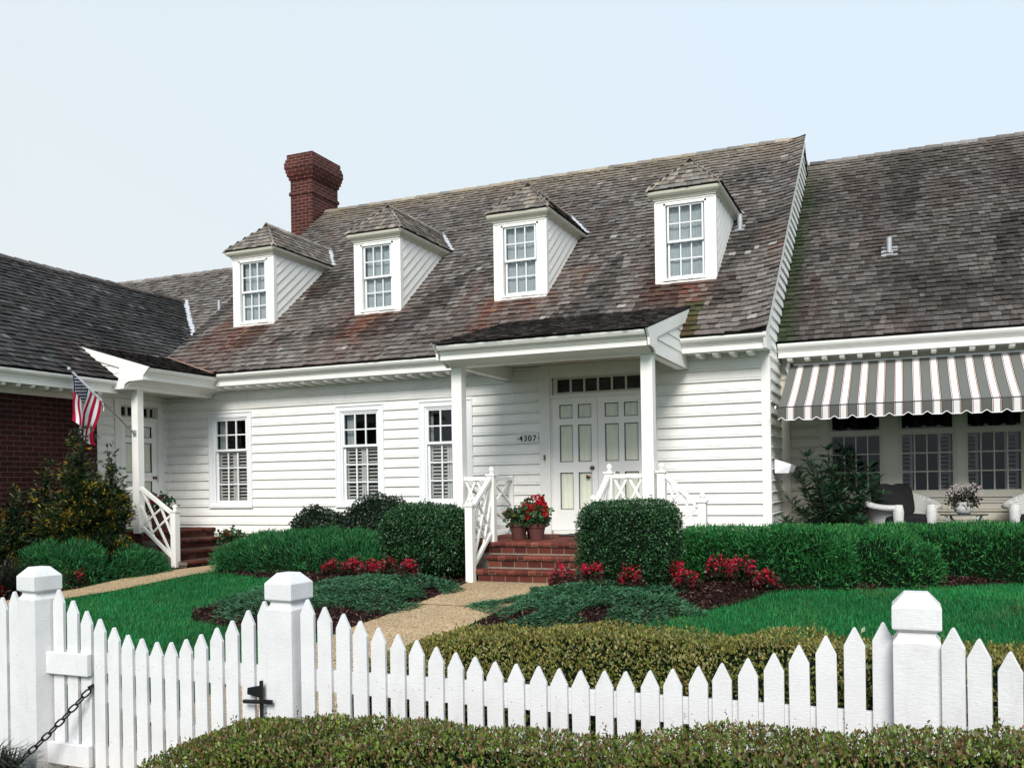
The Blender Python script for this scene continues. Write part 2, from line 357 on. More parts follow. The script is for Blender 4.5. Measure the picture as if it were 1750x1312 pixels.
def sash(fr, u0, u1, z0, z1, cols, rows, wd, parent, gm=None, mname='sash', stile=.038, br=.05, mw=.022):
    mb = MB(); d = .034
    fr.box(mb, u0, u0 + stile, wd, wd + d, z0, z1); fr.box(mb, u1 - stile, u1, wd, wd + d, z0, z1)
    fr.box(mb, u0 + stile, u1 - stile, wd, wd + d, z0, z0 + br); fr.box(mb, u0 + stile, u1 - stile, wd, wd + d, z1 - stile, z1)
    a, b, c, e = u0 + stile, u1 - stile, z0 + br, z1 - stile
    for i in range(1, cols): x = a + (b - a) * i / cols; fr.box(mb, x - mw / 2, x + mw / 2, wd + .006, wd + d - .004, c, e)
    for j in range(1, rows):
        z = c + (e - c) * j / rows
        for i in range(cols):
            xa = a + (b - a) * i / cols + (mw / 2 if i else 0); xb = a + (b - a) * (i + 1) / cols - (mw / 2 if i < cols - 1 else 0)
            fr.box(mb, xa, xb, wd + .006, wd + d - .006, z - mw / 2, z + mw / 2)
    mb.build('sash', M[mname], parent)
    g = MB(); y = wd + .012; g.add([fr(a, y, c), fr(b, y, c), fr(b, y, e), fr(a, y, e)], [(0, 1, 2, 3)]); g.build('pane', gm or M['glass'], parent)
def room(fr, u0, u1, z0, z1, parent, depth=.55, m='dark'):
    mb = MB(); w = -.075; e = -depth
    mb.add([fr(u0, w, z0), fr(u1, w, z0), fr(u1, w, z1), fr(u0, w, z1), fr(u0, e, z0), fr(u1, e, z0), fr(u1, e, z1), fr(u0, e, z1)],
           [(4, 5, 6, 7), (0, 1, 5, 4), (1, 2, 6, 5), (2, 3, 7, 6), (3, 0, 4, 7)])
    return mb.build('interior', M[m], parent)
def shutter(fr, u0, u1, z0, z1, parent, panels=2, W=-.125, m='white'):
    mb = MB(); pw = (u1 - u0) / panels
    for k in range(panels):
        a = u0 + k * pw + .003; b = u0 + (k + 1) * pw - .003; s = .036
        fr.box(mb, a, a + s, W, W + .025, z0, z1); fr.box(mb, b - s, b, W, W + .025, z0, z1)
        fr.box(mb, a + s, b - s, W, W + .025, z0, z0 + .05); fr.box(mb, a + s, b - s, W, W + .025, z1 - .05, z1)
        nl = int((z1 - z0 - .1) / .056)
        for i in range(nl):
            z = z0 + .05 + (i + .5) * (z1 - z0 - .1) / nl; h = .012; q = .022
            mb.hexa([fr(a + s, W + .012 - q, z + h - .003), fr(b - s, W + .012 - q, z + h - .003), fr(b - s, W + .012 + q, z - h - .003), fr(a + s, W + .012 + q, z - h - .003)],
                    [fr(a + s, W + .012 - q, z + h + .003), fr(b - s, W + .012 - q, z + h + .003), fr(b - s, W + .012 + q, z - h + .003), fr(a + s, W + .012 + q, z - h + .003)])
    return mb.build('shutter', M[m], parent)

# shingled roof plane: o = eave corner, U along eave, S up the slope
GREYS = [(.165, .146, .134), (.19, .171, .159), (.142, .122, .111), (.225, .207, .195), (.115, .098, .09), (.168, .145, .129), (.20, .181, .169)]
def shingles(o, U, S, smax, urange, tint, expo=.14, lift_edge=None, wmin=.065, wmax=.15, thick=.024):
    o, U, S = Vector(o), Vector(U).normalized(), Vector(S).normalized(); Nn = U.cross(S).normalized()
    if Nn.z < 0: Nn = -Nn
    mb = MB(); nc = int(math.ceil(smax / expo))
    for j in range(nc):
        s = j * expo; r = urange(s + expo * .5)
        if r is None or r[1] - r[0] < .02: continue
        u = r[0] - (0 if j % 2 else random.uniform(.02, .09)); first = True
        while u < r[1] - .004:
            w = random.uniform(wmin, wmax); a, b = max(u, r[0]), min(u + w, r[1])
            if r[1] - b < .03: b = r[1]
            u = max(u + w, b) + .0025
            if b - a < .012: continue
            j0 = random.gauss(0, .005); t = thick * random.uniform(.75, 1.35); sk = random.gauss(0, .003); top = min(s + expo * 1.35, smax + .01)
            lf = lift_edge if lift_edge else (lambda uu: 0)
            c = tint((a + b) / 2, s, j)
            P = lambda uu, ss, nn: tuple(o + U * uu + S * ss + Nn * (nn + lf(uu)))
            cu = random.uniform(-.002, .006)
            mb.hexa([P(a, s + j0 - sk, .002), P(b, s + j0 + sk, .002), P(b, top, -.006), P(a, top, -.006)],
                    [P(a, s + j0 - sk, t + cu), P(b, s + j0 + sk, t), P(b, top, .003), P(a, top, .003)], c)
            dk = tuple(x * .2 for x in c); mb.c[-4] = dk; mb.c[-3] = dk; mb.c[-1] = dk  # weathered butts and sides, darkened further to paint shadow lines between courses
    return mb, Nn
def pick(base, nz, lo=.75, hi=1.25):
    k = random.uniform(lo, hi) * nz; return tuple(x * k for x in base)
def caps(mb, p0, p1, nA, nB, pitch=.15, w=.12, th=.014, tones=GREYS, k=1.0):
    """overlapping ridge or hip boards along p0->p1; nA, nB = directions down each side"""
    p0, p1 = Vector(p0), Vector(p1); d = (p1 - p0); L = d.length; d.normalize(); up = (-(Vector(nA) + Vector(nB))).normalized(); n = int(L / pitch)
    for i in range(n):
        a = p0 + d * (i * pitch); b = a + d * (pitch * 1.45); c = pick(random.choice(tones), k, .8, 1.3)
        for sd in (Vector(nA).normalized(), Vector(nB).normalized()):
            a0 = a + up * .006; b0 = b + up * (.004 + random.uniform(0, .004)); a0 = a + up * (.022 + random.uniform(0, .008)); nn = up * th
            mb.hexa([tuple(a0), tuple(b0), tuple(b0 + sd * w), tuple(a0 + sd * w)], [tuple(a0 + nn), tuple(b0 + nn), tuple(b0 + sd * w + nn), tuple(a0 + sd * w + nn)], c)
def nz2(x, y, f, seed=0): return mnoise.noise((x * f, y * f, seed * 7.3))

# ------------------------------------------------------------------ HOUSE
MS, CT, ST = .785, .7866, .6175            # main roof pitch
EY, EZ = -.55, 3.28
house = thing('house', 'white clapboard house with shingled roofs, four dormers, brick chimney and brick wing', 'house', (-6, 1, 0))
FW = Fr((0, 0, 0), (1, 0, 0), (0, -1, 0))             # main facade
FD = Fr((-12.456, 0, 0), (0, 1, 0), (1, 0, 0))        # wall with the side door
FS = Fr((-1.745, 0, 0), (0, 1, 0), (1, 0, 0))         # right return wall
FG = Fr((0, 1.3, 0), (1, 0, 0), (0, -1, 0))           # wing wall under the awning
WIN = [(-11.485, -10.535, .985, 2.66), (-8.80, -7.865, .985, 2.66), (-7.205, -6.255, .985, 2.66)]
DOOR = (-5.135, -3.30, .54, 3.09)
mb = MB(); siding(mb, FW, -12.456, -1.83, .0, 3.08, [w for w in WIN] + [DOOR])
wall = mb.build('wall', M['siding'], house)
mb = MB(); siding(mb, FD, -2.0, -.035, .3, 3.0, [(-1.25, -.14, .3, 2.88)]); mb.build('wall', M['siding'], house)
mb = MB(); siding(mb, FS, .06, 1.3, .2, 3.3); 
# gable strip above the lower wing roof
def ym(z): return (z - EZ) / MS + EY + .03
def yw(z): return (z - 3.30) / .785 + .8
for k in range(40):
    z0 = 3.0 + k * .1562; z1 = z0 + .1562
    if z1 > 7.75: break
    a0, a1, b0, b1 = max(-.02, ym(z0) + .09), max(-.02, ym(z1) + .09), yw(z0) + .05, yw(z1) + .05
    X = -1.745
    mb.add([(X + .03, a0, z0), (X + .03, b0, z0), (X + .004, b1, z1), (X + .004, a1, z1), (X - .02, a0, z0), (X - .02, b0, z0)], [(0, 1, 2, 3), (0, 4, 5, 1)])
mb.build('wall', M['siding'], house)
mb = MB(); FW.box(mb, -1.838, -1.718, -.02, .026, .0, 3.06); FS.box(mb, .0, .075, -.02, .026, .0, 3.06); mb.build('corner_board', M['white'], house)
mb = MB(); FD.box(mb, -.035, .0, -.02, .02, .3, 3.0); mb.build('corner_board', M['white'], house)

# front windows
for i, (a, b, c, d) in enumerate(WIN):
    mb = MB(); casing(mb, FW, a, b, c, d, .098); w = mb.build('window', M['sash'], house)
    ua, ub, za, zb = a + .124, b - .124, c + .05, d - .124; zm = za + (zb - za) * .632
    sash(FW, ua, ub, zm - .02, zb, 3, 2, -.035, w, stile=.032, br=.04)
    sash(FW, ua, ub, za, zm + .018, 3, 3, -.072, w, stile=.036, br=.055)
    shutter(FW, ua + .01, ub - .01, za + .02, zm - .01, w)
    room(FW, ua - .01, ub + .01, za - .02, zb + .02, w, .7)
    mb = MB(); n = 12; x0, x1 = ua - .06, ua + [.15, .17, .05][i]
    pts = [(x0 + (x1 - x0) * k / n, -.14 + .012 * math.sin(k * 2.1)) for k in range(n + 1)]
    mb.add([FW(u, q, z) for u, q in pts for z in (zm, zb)], [(2 * k, 2 * k + 2, 2 * k + 3, 2 * k + 1) for k in range(n)]); mb.build('curtain', M['curtain'], w)

# doors
def panel_door(fr, u0, u1, z0, z1, wd, parent, knob_u=None, name='door'):
    W, H = u1 - u0, z1 - z0; mb = MB(); d = .045
    cu = [(u0 + W * .155, u0 + W * .455), (u0 + W * .57, u0 + W * .87)]
    rz = [(z1 - H * .155, z1 - H * .05), (z1 - H * .485, z1 - H * .205), (z1 - H * .845, z1 - H * .565)]
    xs = [u0, cu[0][0], cu[0][1], cu[1][0], cu[1][1], u1]
    for k in (0, 2, 4): fr.box(mb, xs[k], xs[k + 1], wd, wd + d, z0, z1)
    zs = [z1] + [q for r in rz for q in (r[1], r[0])] + [z0]
    for (a, b) in cu:
        for k in range(0, 8, 2): fr.box(mb, a, b, wd, wd + d, zs[k + 1], zs[k])
    o = mb.build(name, M['doorwhite'], parent)
    g = MB(); bd = MB(); cu_ = MB()
    for (a, b) in cu:
        for (c, e) in rz:
            q = .010
            fr.box(bd, a, a + q, wd + .004, wd + d - .020, c, e); fr.box(bd, b - q, b, wd + .004, wd + d - .012, c, e)
            fr.box(bd, a + q, b - q, wd + .004, wd + d - .012, c, c + q); fr.box(bd, a + q, b - q, wd + .004, wd + d - .012, e - q, e)
            y = wd + .024; pn = MB(); pn.add([fr(a, y, c), fr(b, y, c), fr(b, y, e), fr(a, y, e)], [(0, 1, 2, 3)]); pn.build('pane', M['doorglass'], o)
            n = 14; vs = []
            for k in range(n + 1):
                u = a + (b - a) * k / n; vs += [fr(u, wd + .014 + .005 * math.sin(k * 1.3 + c * 3), c), fr(u, wd + .014 + .005 * math.sin(k * 1.3 + .7 + c * 3), e)]
            cu_.add(vs, [(2 * k, 2 * k + 2, 2 * k + 3, 2 * k + 1) for k in range(n)])
    bd.build('glazing_bead', M['ink'], o); cu_.build('curtain', M['doorcurtain'], o)
    if knob_u is not None:
        kb = MB(); c = fr(knob_u, wd + d, z0 + H * .468)
        e = Vector(fr.N)
        kb.tube([Vector(c), Vector(c) + e * .02, Vector(c) + e * .03, Vector(c) + e * .05, Vector(c) + e * .065, Vector(c) + e * .07], [.03, .012, .02, .03, .024, .008], 12); kb.build('knob', M['brass'], o, smooth=True)
    return o
mb = MB()
for w in ((-5.135, -5.03, .024), (-5.03, -4.955, .045), (-3.48, -3.405, .045), (-3.405, -3.30, .024)): FW.box(mb, w[0], w[1], -.08, w[2], .545, 3.085)
FW.box(mb, -4.955, -3.48, -.08, .03, 2.90, 3.085); FW.box(mb, -4.955, -3.48, -.08, .02, 2.585, 2.64); FW.box(mb, -4.955, -4.93, -.08, .0, .6, 2.9); FW.box(mb, -3.505, -3.48, -.08, .0, .6, 2.9)
FW.box(mb, -4.93, -3.505, -.08, .012, .545, .60)
fd = mb.build('front_doorway', M['white'], house)
fd1 = panel_door(FW, -4.93, -4.221, .605, 2.585, -.058, house, -4.30, 'front_door'); fd2 = panel_door(FW, -4.215, -3.505, .605, 2.585, -.058, house, None, 'front_door')
mb = MB(); 
kb = MB(); kb.tube([FW(-4.37, -.02, 1.40), FW(-4.37, .012, 1.40), FW(-4.37, .02, 1.40)], [.028, .03, .012], 12); kb.build('door_knocker', M['brass'], fd1)
mb = MB(); a, b = -4.91, -3.53
FW.box(mb, a, b, -.055, -.02, 2.64, 2.672); FW.box(mb, a, b, -.055, -.02, 2.868, 2.90); FW.box(mb, a, a + .06, -.055, -.02, 2.672, 2.868); FW.box(mb, b - .03, b, -.055, -.02, 2.672, 2.868)
for k in range(1, 6): u = a + .06 + (b - .03 - a - .06) * k / 6; FW.box(mb, u - .013, u + .013, -.052, -.02, 2.672, 2.868)
tr = mb.build('transom_window', M['cream'], house)
mb = MB(); mb.add([FW(a, -.04, 2.66), FW(b, -.04, 2.66), FW(b, -.04, 2.88), FW(a, -.04, 2.88)], [(0, 1, 2, 3)]); mb.build('pane', M['glass'], tr); room(FW, a, b, 2.64, 2.9, tr, .8)
mb = MB(); FW.box(mb, -5.055, -5.03, .046, .062, 1.66, 1.74); mb.build('doorbell', M['brass'], house)
# side door in the left porch
mb = MB(); FD.box(mb, -1.25, -1.12, -.08, .03, .62, 2.88); FD.box(mb, -.27, -.14, -.08, .03, .62, 2.88); FD.box(mb, -1.12, -.27, -.08, .03, 2.78, 2.88); FD.box(mb, -1.12, -.27, -.08, .02, 2.52, 2.57)
sd = mb.build('side_doorway', M['white'], house); s1 = panel_door(FD, -1.12, -.27, .64, 2.52, -.058, house, -.345, 'side_door')
mb = MB(); FD.box(mb, -1.12, -.27, -.06, -.02, 2.57, 2.60); FD.box(mb, -1.12, -.27, -.06, -.02, 2.75, 2.78)
for k in range(6): u = -1.12 + .85 * k / 5; FD.box(mb, max(-1.12, u - .022), min(-.27, u + .022), -.06, -.02, 2.60, 2.75)
tr = mb.build('transom_window', M['cream'], house); mb = MB(); mb.add([FD(-1.1, -.045, 2.59), FD(-.29, -.045, 2.59), FD(-.29, -.045, 2.76), FD(-1.1, -.045, 2.76)], [(0, 1, 2, 3)]); mb.build('pane', M['glass'], tr); room(FD, -1.11, -.28, 2.57, 2.78, tr, .6)

# cornices
CP = [(0, -.018), (.535, -.018), (.535, -.03), (.531, -.048), (.512, -.073), (.480, -.088), (.456, -.10), (.45, -.113), (.439, -.113), (.439, -.127), (.428, -.127), (.428, -.21), (.395, -.21), (.395, -.195), (0, -.195)]
BP = [(.02, 0), (.40, 0), (.40, -.03), (.388, -.05), (.36, -.064), (.02, -.064)]
def cornice(fr, u0, u1, ze, scale=1.0):
    mb = MB(); mb.extr(CP, lambda w, z: fr(u0, w * scale, z + ze), lambda w, z: fr(u1, w * scale, z + ze))
    FRz = [(-.01, -.195), (.045, -.195), (.045, -.215), (.03, -.235), (.03, -.262), (-.01, -.262)]
    mb.extr(FRz, lambda w, z: fr(u0, w, z + ze), lambda w, z: fr(u1, w, z + ze)); return mb.build('cornice', M['white'], house)
def brackets(fr, u0, u1, n, ze, sc=1.0):
    for k in range(n):
        u = u0 + (u1 - u0) * k / (n - 1); mb = MB()
        mb.extr(BP, lambda w, z: fr(u - .034, w * sc, z + ze - .195), lambda w, z: fr(u + .034, w * sc, z + ze - .195)); mb.build('cornice_bracket', M['white'], house)
cornice(FW, -10.98, -5.70, EZ); cornice(FW, -2.845, -1.70, EZ)
brackets(FW, -11.0, -5.82, 24, EZ); brackets(FW, -2.627, -1.94, 4, EZ)
cornice(FG, -1.715, 6.4, 3.30, .93); brackets(FG, -1.56, 3.96, 24, 3.30, .93)
FB = Fr((-12.0, 0, 0), (0, 1, 0), (1, 0, 0))
cornice(FB, -9.0, -1.93, 3.065, .83); brackets(FB, -6.12, -2.27, 17, 3.065, .83)
# rake board on the right gable
mb = MB(); X0, X1 = -1.735, -1.69
mb.add([(x, y, z) for x in (X0, X1) for y, z in ((-.53, 3.27), (-.45, 3.07), (-.30, 3.07), (-.12, 3.44), (5.10, 7.54), (5.10, 7.68))],
       [tuple(range(5, -1, -1)), tuple(range(6, 12))] + [(i, (i + 1) % 6, 6 + (i + 1) % 6, 6 + i) for i in range(6)])
mb.build('rake_board', M['white'], house)

# main roof
DX = [-11.08, -8.42, -5.73, -3.03]; DY, DZ = .76, 4.31
X_L, X_R = -12.43, -1.665; RIDGE_S = (5.13 - EY) / CT
def tint_main(u, s, j):
    x = X_L + u; q = nz2(x, s, .9, 1); q2 = nz2(x * 1.6, s * .35, 1.4, 2); base = random.choice(GREYS)
    k = random.uniform(.76, 1.22) * (1 + .40 * q) * .73
    c = [b * k for b in base]
    rust = 0
    for cx in DX:
        d = (DY - EY) / CT - s
        if d > -.05: rust = max(rust, math.exp(-((x - cx) / .62) ** 2) * math.exp(-d / 1.25) * (1.0 + .9 * nz2(x * 2.2, s * .4, 1.5, 5)))
    rust += max(0, q2 - .12) * 1.0 * (s < 2.6) + max(0, nz2(x * 2, s, .8, 9) - .33) * 1.0
    rust = max(0, min(.9, rust * random.uniform(.4, 1.35)))
    rc = (.125, .048, .034) if random.random() < .75 else (.17, .085, .05)
    c = [a * (1 - rust) + b * rust for a, b in zip(c, rc)]
    if s > RIDGE_S - 1.3: t = (s - RIDGE_S + 1.3) / 1.3 * .55; c = [a * (1 - t) + b * t for a, b in zip(c, (.27, .215, .15))]
    if q2 < -.22 and .8 < s < 3.6: c = [a * .55 for a in c]
    if -2.86 < x < -2.62 + .05 * nz2(1, s, 5, 3) and s < .95: c = [.006 + c[0] * .40, .013 + c[1] * .46, .003 + c[2] * .30]
    if random.random() < .005: c = [.30, .285, .27]
    return tuple(c)
def flare(u): d = (X_R - X_L) - u; return .07 * max(0, 1 - d / .55) ** 2
smb, Nm = shingles((X_L, EY, EZ), (1, 0, 0), (0, CT, ST), RIDGE_S, lambda s: (0, X_R - X_L), tint_main, lift_edge=flare)
RY, RZ = EY + RIDGE_S * CT, EZ + RIDGE_S * ST
caps(smb, (X_L, RY, RZ + .02), (X_R, RY, RZ + .02), (0, -CT, -ST), (0, CT, -ST), .30, .13, .016, [(.24, .2, .15), (.19, .17, .15), (.28, .24, .19)])
roof = smb.build('roof', M['shingle'], house)
mb = MB()
def slab(pts, th=.05):
    n = len(pts); a = [tuple(p) for p in pts]; b = [(p[0], p[1], p[2] - th) for p in pts]
    mb.add(a + b, [tuple(range(n)), tuple(range(2 * n - 1, n - 1, -1))] + [(i, n + i, n + (i + 1) % n, (i + 1) % n) for i in range(n)])
def mpt(x, y, d=.012): return (x, y, EZ + MS * (y - EY) - d)
slab([mpt(X_L + .01, EY + .03), mpt(X_R - .03, EY + .03), mpt(X_R - .03, RY), mpt(X_L + .01, RY)], .04)
slab([(X_L + .01, RY, RZ - .012), (X_R - .03, RY, RZ - .012), (X_R - .03, 2 * RY - EY, EZ), (X_L + .01, 2 * RY - EY, EZ)], .04)
# lower ridge roof at the left, behind
LD = .65; LRY, LRZ = 4.31, EZ + MS * (4.31 - EY) - .65
slab([(-19, .3, EZ + MS * (.3 - EY) - LD - .012), (X_L, .3, EZ + MS * (.3 - EY) - LD - .012), (X_L, LRY, LRZ - .012), (-19, LRY, LRZ - .012)], .04)
slab([(-19, LRY, LRZ - .012), (X_L, LRY, LRZ - .012), (X_L, 8.8, 3.0), (-19, 8.8, 3.0)], .04)
# right wing
GY, GZ, GRY = .8, 3.30, 6.25; GRS = (GRY - GY) / CT; GRZ = GZ + GRS * ST
slab([(-1.73, GY + .02, GZ - .01), (6.5, GY + .02, GZ - .01), (6.5, GRY, GRZ - .012), (-1.73, GRY, GRZ - .012)], .04)
slab([(-1.73, GRY, GRZ - .012), (6.5, GRY, GRZ - .012), (6.5, 11.7, 3.3), (-1.73, 11.7, 3.3)], .04)
# brick wing
WE, WZ, WM, WRX = -11.55, 3.065, .74, -14.85; wc = 1 / math.sqrt(1 + WM * WM); ws = WM * wc; WRZ = WZ + WM * (WE - WRX)
slab([(WE - .02, -9.3, WZ - .01), (WRX, -9.3, WRZ - .012), (WRX, 3.2, WRZ - .012), (-12.45, 1.2, WZ + WM * .9 - .012), (-12.45, -.2, WZ + WM * .9 - .012), (WE - .02, -1.95, WZ - .01)], .04)
slab([(WRX, -9.3, WRZ - .012), (WRX, 4, WRZ - .012), (-18.2, 4, 3.0), (-18.2, -9.3, 3.0)], .04)
mb.build('roof_deck', M['deck'], house)
def tint_left(u, s, j):
    return pick(random.choice(GREYS), .85 * (1 + .4 * nz2(u, s, .9, 3)))
smb, _ = shingles((-19, .3, EZ + MS * (.3 - EY) - LD), (1, 0, 0), (0, CT, ST), (LRY - .3) / CT, lambda s: (1.2, 19 + X_L - .005), tint_left)
caps(smb, (-19, LRY, LRZ + .02), (X_L, LRY, LRZ + .02), (0, -CT, -ST), (0, CT, -ST), .30, .13, .016)
smb.build('roof', M['shingle'], house)
def tint_wing(u, s, j):
    x = -1.7 + u; q = nz2(x, s, .8, 11); q2 = nz2(x * 1.5, s * .5, 1.0, 12)
    c = pick(random.choice(GREYS), .49 * (1 + .38 * q), .74, 1.24)
    if q2 > .3: c = [c[0] * .85, c[1] * .77, c[2] * .77]
    if q2 < -.25: c = [a * .6 for a in c]
    mo = max(0, 1 - u / (.30 + .12 * nz2(1, s, 1.2, 4))) * min(1, max(0, (GRS - s) / 1.2))
    mo = min(1, mo * 1.7) * random.uniform(.6, 1)
    c = [a * (1 - mo) + b * mo for a, b in zip(c, (.022, .038, .014))]
    if s > GRS - 1.6 : t = (s - GRS + 1.6) / 1.6 * .5 * max(.3, 1 - u / 2.5); c = [a * (1 - t) + b * t for a, b in zip(c, (.27, .235, .19))]
    if abs(x + .17) < .16 and s < (.97 - GY) / CT + 0.1 : c = [a * 1.35 for a in c]
    return tuple(c)
smb, _ = shingles((-1.715, GY, GZ), (1, 0, 0), (0, CT, ST), GRS, lambda s: (0, 8.0), tint_wing)
caps(smb, (-1.70, GRY, GRZ + .02), (6.4, GRY, GRZ + .02), (0, -CT, -ST), (0, CT, -ST), .30, .13, .016, k=.9)
smb.build('roof', M['shingle'], house)
def tint_bw(u, s, j):
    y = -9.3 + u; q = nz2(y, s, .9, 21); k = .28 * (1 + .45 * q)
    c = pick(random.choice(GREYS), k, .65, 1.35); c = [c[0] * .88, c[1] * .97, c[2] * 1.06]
    if s < 1.0 and y > -2.7: c = [c[0] * 1.2, c[1] * 1.0, c[2] * .95]
    if random.random() < .02: c = [.12, .12, .125]
    return tuple(c)
def ur_bw(s):
    x = WE - s * wc; z = WZ + s * ws
    if x > X_L: return (0, -1.98 + 9.3 + (0 if x > -11.6 else 0))
    return (0, (z - EZ + LD) / MS + EY + 9.3)
def ur_bw2(s):
    x = WE - s * wc; z = WZ + s * ws
    if x > X_L: return (0, 9.3 + max(-1.98, (z - EZ) / MS + EY) if x < -12.0 else 9.3 - 1.98)
    return (0, (z - EZ + LD) / MS + EY + 9.3)
WRS = (WE - WRX) / wc
smb, _ = shingles((WE, -9.3, WZ), (0, 1, 0), (-wc, 0, ws), WRS, ur_bw2, tint_bw)
caps(smb, (WRX, -9.3, WRZ + .02), (WRX, (WRZ - EZ + LD) / MS + EY, WRZ + .02), (wc, 0, -ws), (-wc, 0, -ws), .30, .13, .016, k=.5)
smb.build('roof', M['shingle_y'], house)
# valley flashing
mb = MB()
for k in range(9):
    t0, t1 = k / 9, (k + 1.15) / 9
    def vp(t): x = WRX + (X_L - WRX) * t; z = WZ + WM * (WE - x); return Vector((x, (z - EZ + LD) / MS + EY, z + .048))
    a, b = vp(t0), vp(t1); b.z -= .012
    mb.bar(a, b, .12, .006, (0, 0, 1))
mb.build('valley_flashing', M['lead'], house)
# brick wing wall
mb = MB(); mb.box(-12.35, -12.0, -9.0, -2.03, -.6, 2.872); mb.box(-18, -12.35, -9.0, -8.7, -.6, 3.0); mb.build('brick_wall', M['brickwing_shade'], house, uv=True)
mb = MB(); mb.box(-12.0, -11.965, -9.0, -2.03, 2.74, 2.871); mb.build('frieze_board', M['cream'], house)

# chimney
mb = MB(); cx0, cx1, cy0, cy1 = -13.10, -12.50, 4.68, 5.72
def cc(z0, z1, e): mb.box(cx0 - e, cx1 + e, cy0 - e, cy1 + e, z0, z1)
cc(2.5, 8.08, 0); cc(8.08, 8.155, .028); cc(8.155, 8.44, .0); cc(8.44, 8.52, .03); cc(8.52, 8.60, .06); cc(8.60, 8.68, .08); cc(8.68, 8.83, .10); cc(8.83, 8.90, .08); cc(8.90, 9.02, .055)
mb.build('chimney', M['brick'], house, uv=True)

# roof pipes
def pipe(p, h, r, nm='vent_pipe', k=.075):
    mb = MB(); mb.lathe([(r, -.05), (r, h), (r * 1.1, h), (r * 1.1, h + .015), (r * .8, h + .02)], p, 14)
    q = lambda e: [(p[0] + a * k, p[1] + b * k, p[2] + b * k * .785 + e) for a, b in ((-1, -1.2), (1, -1.2), (1, 1), (-1, 1))]
    mb.hexa(q(-.006), q(.004))
    mb.build(nm, M['galv'], house)
pipe((-.213, 2.853, 4.912 + .018), .20, .042, k=.12)
def wz_(x, y): return GZ + .785 * (y - GY)
d_ = 2.13
pipe((-2.43, 2.11, EZ + MS * (2.11 - EY) + .02), .2, .042)
pipe((-13.42, 2.56, EZ + MS * (2.56 - EY) - LD + .02), .2, .04)

